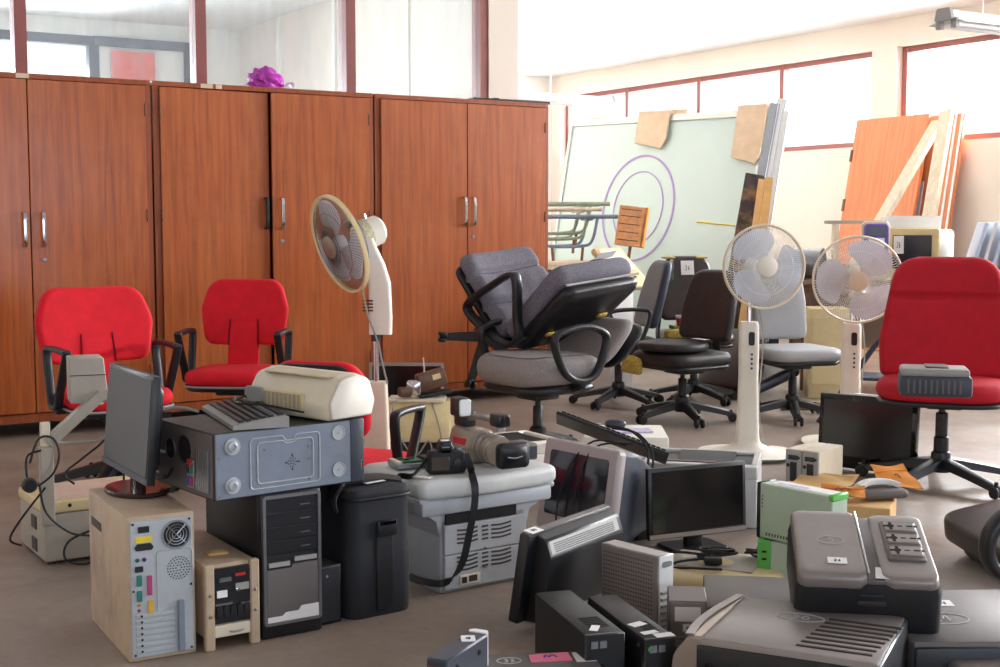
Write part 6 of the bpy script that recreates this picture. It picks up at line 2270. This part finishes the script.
# aluminium profiles and charred battens leaning right of the panel
for i, (u0, v0, u1, v1, wv, m_, lab) in enumerate(((783, 100, 757, 235, .045, 'aluminium', 'tall aluminium profile nearest the open wall right of the glass'),
                                                  (775, 104, 750, 240, .04, 'steel', 'tall aluminium profile touching the glass panel'),
                                                  (786, 112, 766, 240, .03, 'aluminium', 'thin aluminium profile rightmost beside the glass panel'))):
    Yt = 10.72 - .07 * i
    a = AT(u0, v0, Yt)
    b_ = AT(u1, v1, Yt - .32)
    dirv = (b_ - a).normalized()
    k = a.z / -dirv.z
    g = a + dirv * k
    o = MB().tube([(0, 0, 0), a - g], 1, 4, N=(1, 0, 0), flat=(wv, .02)).tube([(wv * .5, -.02, 0), (a - g) + Vector((wv * .5, -.02, 0))], .008, 6).build('metal_profile', m_, None, 0, loc=g)
    tag(o, lab, 'metal bar', 'aluminium profiles')
for i, (u0, v0, u1, v1, m_, lab) in enumerate(((755, 175, 740, 260, 'charred', 'charred black and brown batten leaning beside the glass panel'),
                                              (763, 180, 752, 260, 'kraft', 'narrow tan batten leaning beside the charred one'),
                                              (769, 178, 760, 258, 'board_yellow', 'short yellow batten leaning rightmost beside the glass panel'))):
    a, b_ = AT(u0, v0, 10.4 - .08 * i), AT(u1, v1, 10.15 - .08 * i)
    dirv = (b_ - a).normalized()
    g = a + dirv * (a.z / -dirv.z)
    o = MB().tube([(0, 0, 0), a - g], 1, 4, N=(1, 0, .1), flat=((.075, .035, .03)[i], .015)).build('wooden_batten', m_, None, 0, loc=g)
    tag(o, lab, 'batten', 'battens leaning at the back')

# wooden doors and planks leaning on the window wall
def leaning(name, label, cat, u_top_l, u_top_r, v_top, off, lean, m, thick=.04, group=None):
    a = on_wall((u_top_l + u_top_r) / 2)
    zt = CAMZ + (224 - v_top) * a.y / FPX
    h = zt / math.cos(lean)
    w = abs(wall_t(u_top_r) - wall_t(u_top_l))
    base = a - DX * (off + math.sin(lean) * h)
    t = thing(name, label, cat, (base.x, base.y, 0), 0, group)
    t.rotation_euler = (RZ(CAB_YAW - PI / 2) @ RX(-lean)).to_euler()
    b = MB().box(-w / 2, w / 2, -thick, 0, 0, h, .004, 1)
    return t, b, w, h


t, b, w, h = leaning('wooden_door', 'orange wooden door with hinges leaning on the window wall', 'door', 866, 938, 120, .14, R(11), 'door_wood', group='unhung wooden doors')
b.build('panel', 'door_wood', t, 0)
for z_ in (h * .62, h * .84):
    MB().box(-w / 2 - .006, -w / 2 + .02, -.05, -.03, z_ - .06, z_ + .06).build('hinge', 'brown_metal', t, smooth=0)
MB().lathe([(.03, 0), (.03, .004), (.018, .004), (.018, 0)], 16, T(w * .3, -.04, h * .5) @ FRONT).build('lock_hole', 'steel', t)
t, b, w, h = leaning('wooden_door', 'second wooden door with glass slot behind the planks', 'door', 906, 966, 118, .03, R(10), 'door_wood', group='unhung wooden doors')
b.build('panel', 'door_wood', t, 0)
MB().box(-w * .22, w * .0, -.046, -.038, h * .2, h * .72, .002, 1).build('glass_slot', 'blue_pale', t, smooth=0)
for x in (w * .36, w * .46):
    MB().box(x, x + .02, -.05, -.04, .0, h + .03).build('edge_strip', 'white_plastic', t, smooth=0)
for u0, v0, u1, v1, wd, lab in ((938, 122, 880, 222, .055, 'pale plank leaning slantwise across the first door'), (947, 112, 928, 226, .06, 'pale plank leaning upright across the second door')):
    wp = on_wall(u0)
    a = AT(u0, v0, wp.y - .42 - (.12 if u0 > 940 else 0))
    b_ = AT(u1, v1, wp.y - .95 - (.12 if u0 > 940 else 0))
    dirv = (b_ - a).normalized()
    g = a + dirv * (a.z / -dirv.z)
    o = MB().tube([(0, 0, 0), a - g], 1, 4, N=(.55, -.84, 0), flat=(wd, .025)).build('wooden_plank', 'plank_wood', None, 0, loc=g)
    tag(o, lab, 'plank', 'planks leaning on doors')

# table with old machines in front of the doors
tp = AT(880, 290, 9.6)
TZ = .80
t = thing('work_table', 'brown work table carrying old machines behind the fans', 'table', (tp.x, tp.y, 0), R(-6))
MB().box(-.62, 1.3, -.35, .45, TZ - .035, TZ, .004, 1).build('table_top', 'desk_brown', t, smooth=0)
MB().box(-.58, 1.26, .36, .38, .25, TZ - .035).build('back_panel', 'desk_brown', t, smooth=0)
for x in (-.58, 1.24):
    for y in (-.3, .4):
        MB().box(x - .025, x + .025, y - .025, y + .025, 0, TZ - .035).build('leg', 'rust', t, smooth=0)


def on_table(u, Y):
    q = AT(u, 270, Y)
    return (q.x, q.y, TZ + .001)


t = thing('crt_monitor', 'cream picture-tube monitor with a taped note on the work table', 'monitor', on_table(912, 9.3), R(-36), 'tube monitors')
MB().prism(rrect(.38, .36, .02, 4, 0, .19), .05, T(0, .04, 0) @ FRONT, bev=.008).build('bezel', 'cream_yellow', t, 40)
MB().prism(rrect(.28, .24, .01, 4, 0, .2), .004, T(0, -.0125, 0) @ FRONT).build('tube_screen', 'screen_crt', t)
MB().box(-.18, .19, .04, .36, .03, .36, .03).build('tube_housing', 'cream_light', t)
MB().box(-.12, .12, 0, .25, 0, .03, .006).build('swivel_foot', 'cream_plastic', t)
sticker(.075, .13, T(-.095, -.0175, .25) @ FRONT, t, material='paper_pale_pink' if False else 'paper_white', text='26')
q = on_table(917, 9.4)
t = thing('flat_carton', 'flat white carton lying on top of the cream monitor', 'box', (q[0] - .06, q[1] + .05, TZ + .372), R(-8))
MB().box(-.16, .22, -.05, .2, 0, .085, .003, 1).build('box', 'white_plastic', t, smooth=0)
MB().box(-.162, .222, -.053, -.049, .05, .087).build('lid_edge', 'paper_white', t, smooth=0)
t = thing('reader_terminal', 'purple framed reader standing left of the cream monitor', 'machine', on_table(875, 9.3), R(-6))
MB().prism(rrect(.17, .30, .03, 5, 0, .25), .03, FRONT, bev=.006).build('frame', 'purple_plastic', t, 40)
MB().prism(rrect(.2, .34, .04, 5, 0, .25), .03, T(0, .03, 0) @ FRONT, bev=.006).build('surround', 'cream_plastic', t, 40)
MB().box(-.055, .055, -.034, -.028, .14, .3).build('paper_face', 'paper_white', t, smooth=0)
MB().box(-.06, .06, -.034, -.028, .32, .375).build('display', 'screen_black', t, smooth=0)
MB().box(-.07, .07, -.05, .1, 0, .09, .01).build('base', 'cream_plastic', t)
q = on_table(862, 9.7)
t = thing('flat_bars', 'pair of flat grey bars lying behind the purple reader', 'bars', (q[0] - .08, q[1] + .1, TZ + .001), R(-4))
for k in range(2):
    MB().box(-.16, .3, k * .08, k * .08 + .05, .40, .425).build('bar', 'taupe_plastic', t, smooth=0)
for x in (-.1, .24):
    MB().box(x, x + .03, .0, .14, .0, .40).build('upright', 'cream_plastic', t, smooth=0)
t = thing('metal_drum', 'open grey metal drum lying on its side on the table', 'drum', on_table(803, 9.5), R(60))
b = MB()
n = 28
P, Fc = [], []
for r_ in (.11, .098):
    for y in (-.14, .14):
        for j in range(n):
            a_ = 2 * PI * j / n
            P.append((r_ * math.cos(a_), y, .112 + r_ * math.sin(a_)))
for j in range(n):
    j2 = (j + 1) % n
    Fc += [(j, j2, n + j2, n + j), (2 * n + j, 3 * n + j, 3 * n + j2, 2 * n + j2), (j, 2 * n + j, 2 * n + j2, j2), (n + j, n + j2, 3 * n + j2, 3 * n + j)]
b.add(P, Fc).build('shell', 'steel', t, 50)
for y in (-.14, .14):
    MB().tube([(.112 * math.cos(2 * PI * j / 28), y, .112 + .112 * math.sin(2 * PI * j / 28)) for j in range(28)], .006, 5, True).build('rim', 'taupe_plastic', t)
t = thing('bundle_of_rods', 'bundle of brown rods lying along the work table', 'rods', on_table(846, 9.6), R(-4))
for k in range(4):
    MB().cyl((-.28, .05 * k - .05, .06 + .035 * (k % 2)), (.32, .05 * k - .04, .075 + .03 * ((k + 1) % 2)), .014, seg=8).build('rod', 'rust' if k % 2 else 'desk_brown', t)
MB().box(-.1, .1, -.12, .16, 0, .05, .004, 1).build('rest', 'cardboard', t, smooth=0)
# grey metal cabinet below / cream case beside the pale chair
q = AT(828, 340, 9.0)
tag(MB().box(-.14, .14, -.1, .2, 0, .62, .006).box(-.12, .12, -.105, -.1, .1, .56).build('pedestal_case', 'cream_yellow', None, 30, loc=(q.x, q.y, 0), rotz=R(-6)), 'tall cream case standing behind the pale grey chair', 'machine')
# tubular frame behind the right-hand fan
q = AT(866, 395, 7.75)
t = thing('folding_frame', 'dark blue tubular chair frame behind the right-hand fan', 'chair frame', (q.x, q.y, 0), R(-20))
for y in (-.16, .16):
    MB().tube(crom([(-.26, y, .02), (-.12, y, .22), (.08, y, .52), (.14, y, .5), (.2, y, .3), (.17, y, .04)], 5), .016, 8).build('side_tube', 'leather_blue', t)
MB().box(-.12, .16, -.16, .16, .28, .30, .006).build('seat_board', 'leather_blue', t)
MB().cyl((.1, -.16, .51), (.1, .16, .51), .014, seg=8).build('top_bar', 'steel', t)
# pale blue plastic panels, stacked on edge at the right
q = on_table(968, 9.2)
for k in range(5):
    o = MB().box(-.012, .012, -.16, .22, 0, .42, .004, 1).build('plastic_sheet', 'blue_pale' if k % 2 == 0 else 'white_plastic', None, 0, loc=(q[0] - .02 + k * .075, q[1], TZ + .006), rotz=0)
    o.rotation_euler = (0, R(16 - 1.5 * k), R(-12))
    tag(o, ['leftmost tilted pale blue plastic panel at the right edge', 'second tilted plastic panel from the left, white, at the right edge', 'third tilted plastic panel, pale blue, at the right edge',
            'fourth tilted plastic panel, white, at the right edge', 'rightmost tilted pale blue plastic panel at the right edge'][k], 'plastic sheet', 'tilted plastic panels')
# small cup on the tagged chair
q = AT(680, 322, 8.5)
t = thing('paper_cup', 'small red and white cup on the tagged chair seat', 'cup', (q.x, q.y, .532), 0)
MB().lathe([(.02, 0), (.03, .07), (.027, .07), (.018, .004)], 18).build('cup', 'red_plastic', t)
MB().lathe([(.0285, .055), (.031, .072), (.028, .072), (.026, .056)], 18).build('rim_band', 'paper_white', t)

# a rail on the floor between the chairs
q = W(806, 410)
tag(MB().box(-.16, .16, -.03, .03, 0, .05, .006).box(-.15, .15, -.034, -.03, .01, .04).build('wooden_rail', 'desk_brown', None, 30, loc=(q.x, q.y + .02, 0), rotz=R(4)), 'short brown rail lying on the floor behind the pale chair', 'rail')
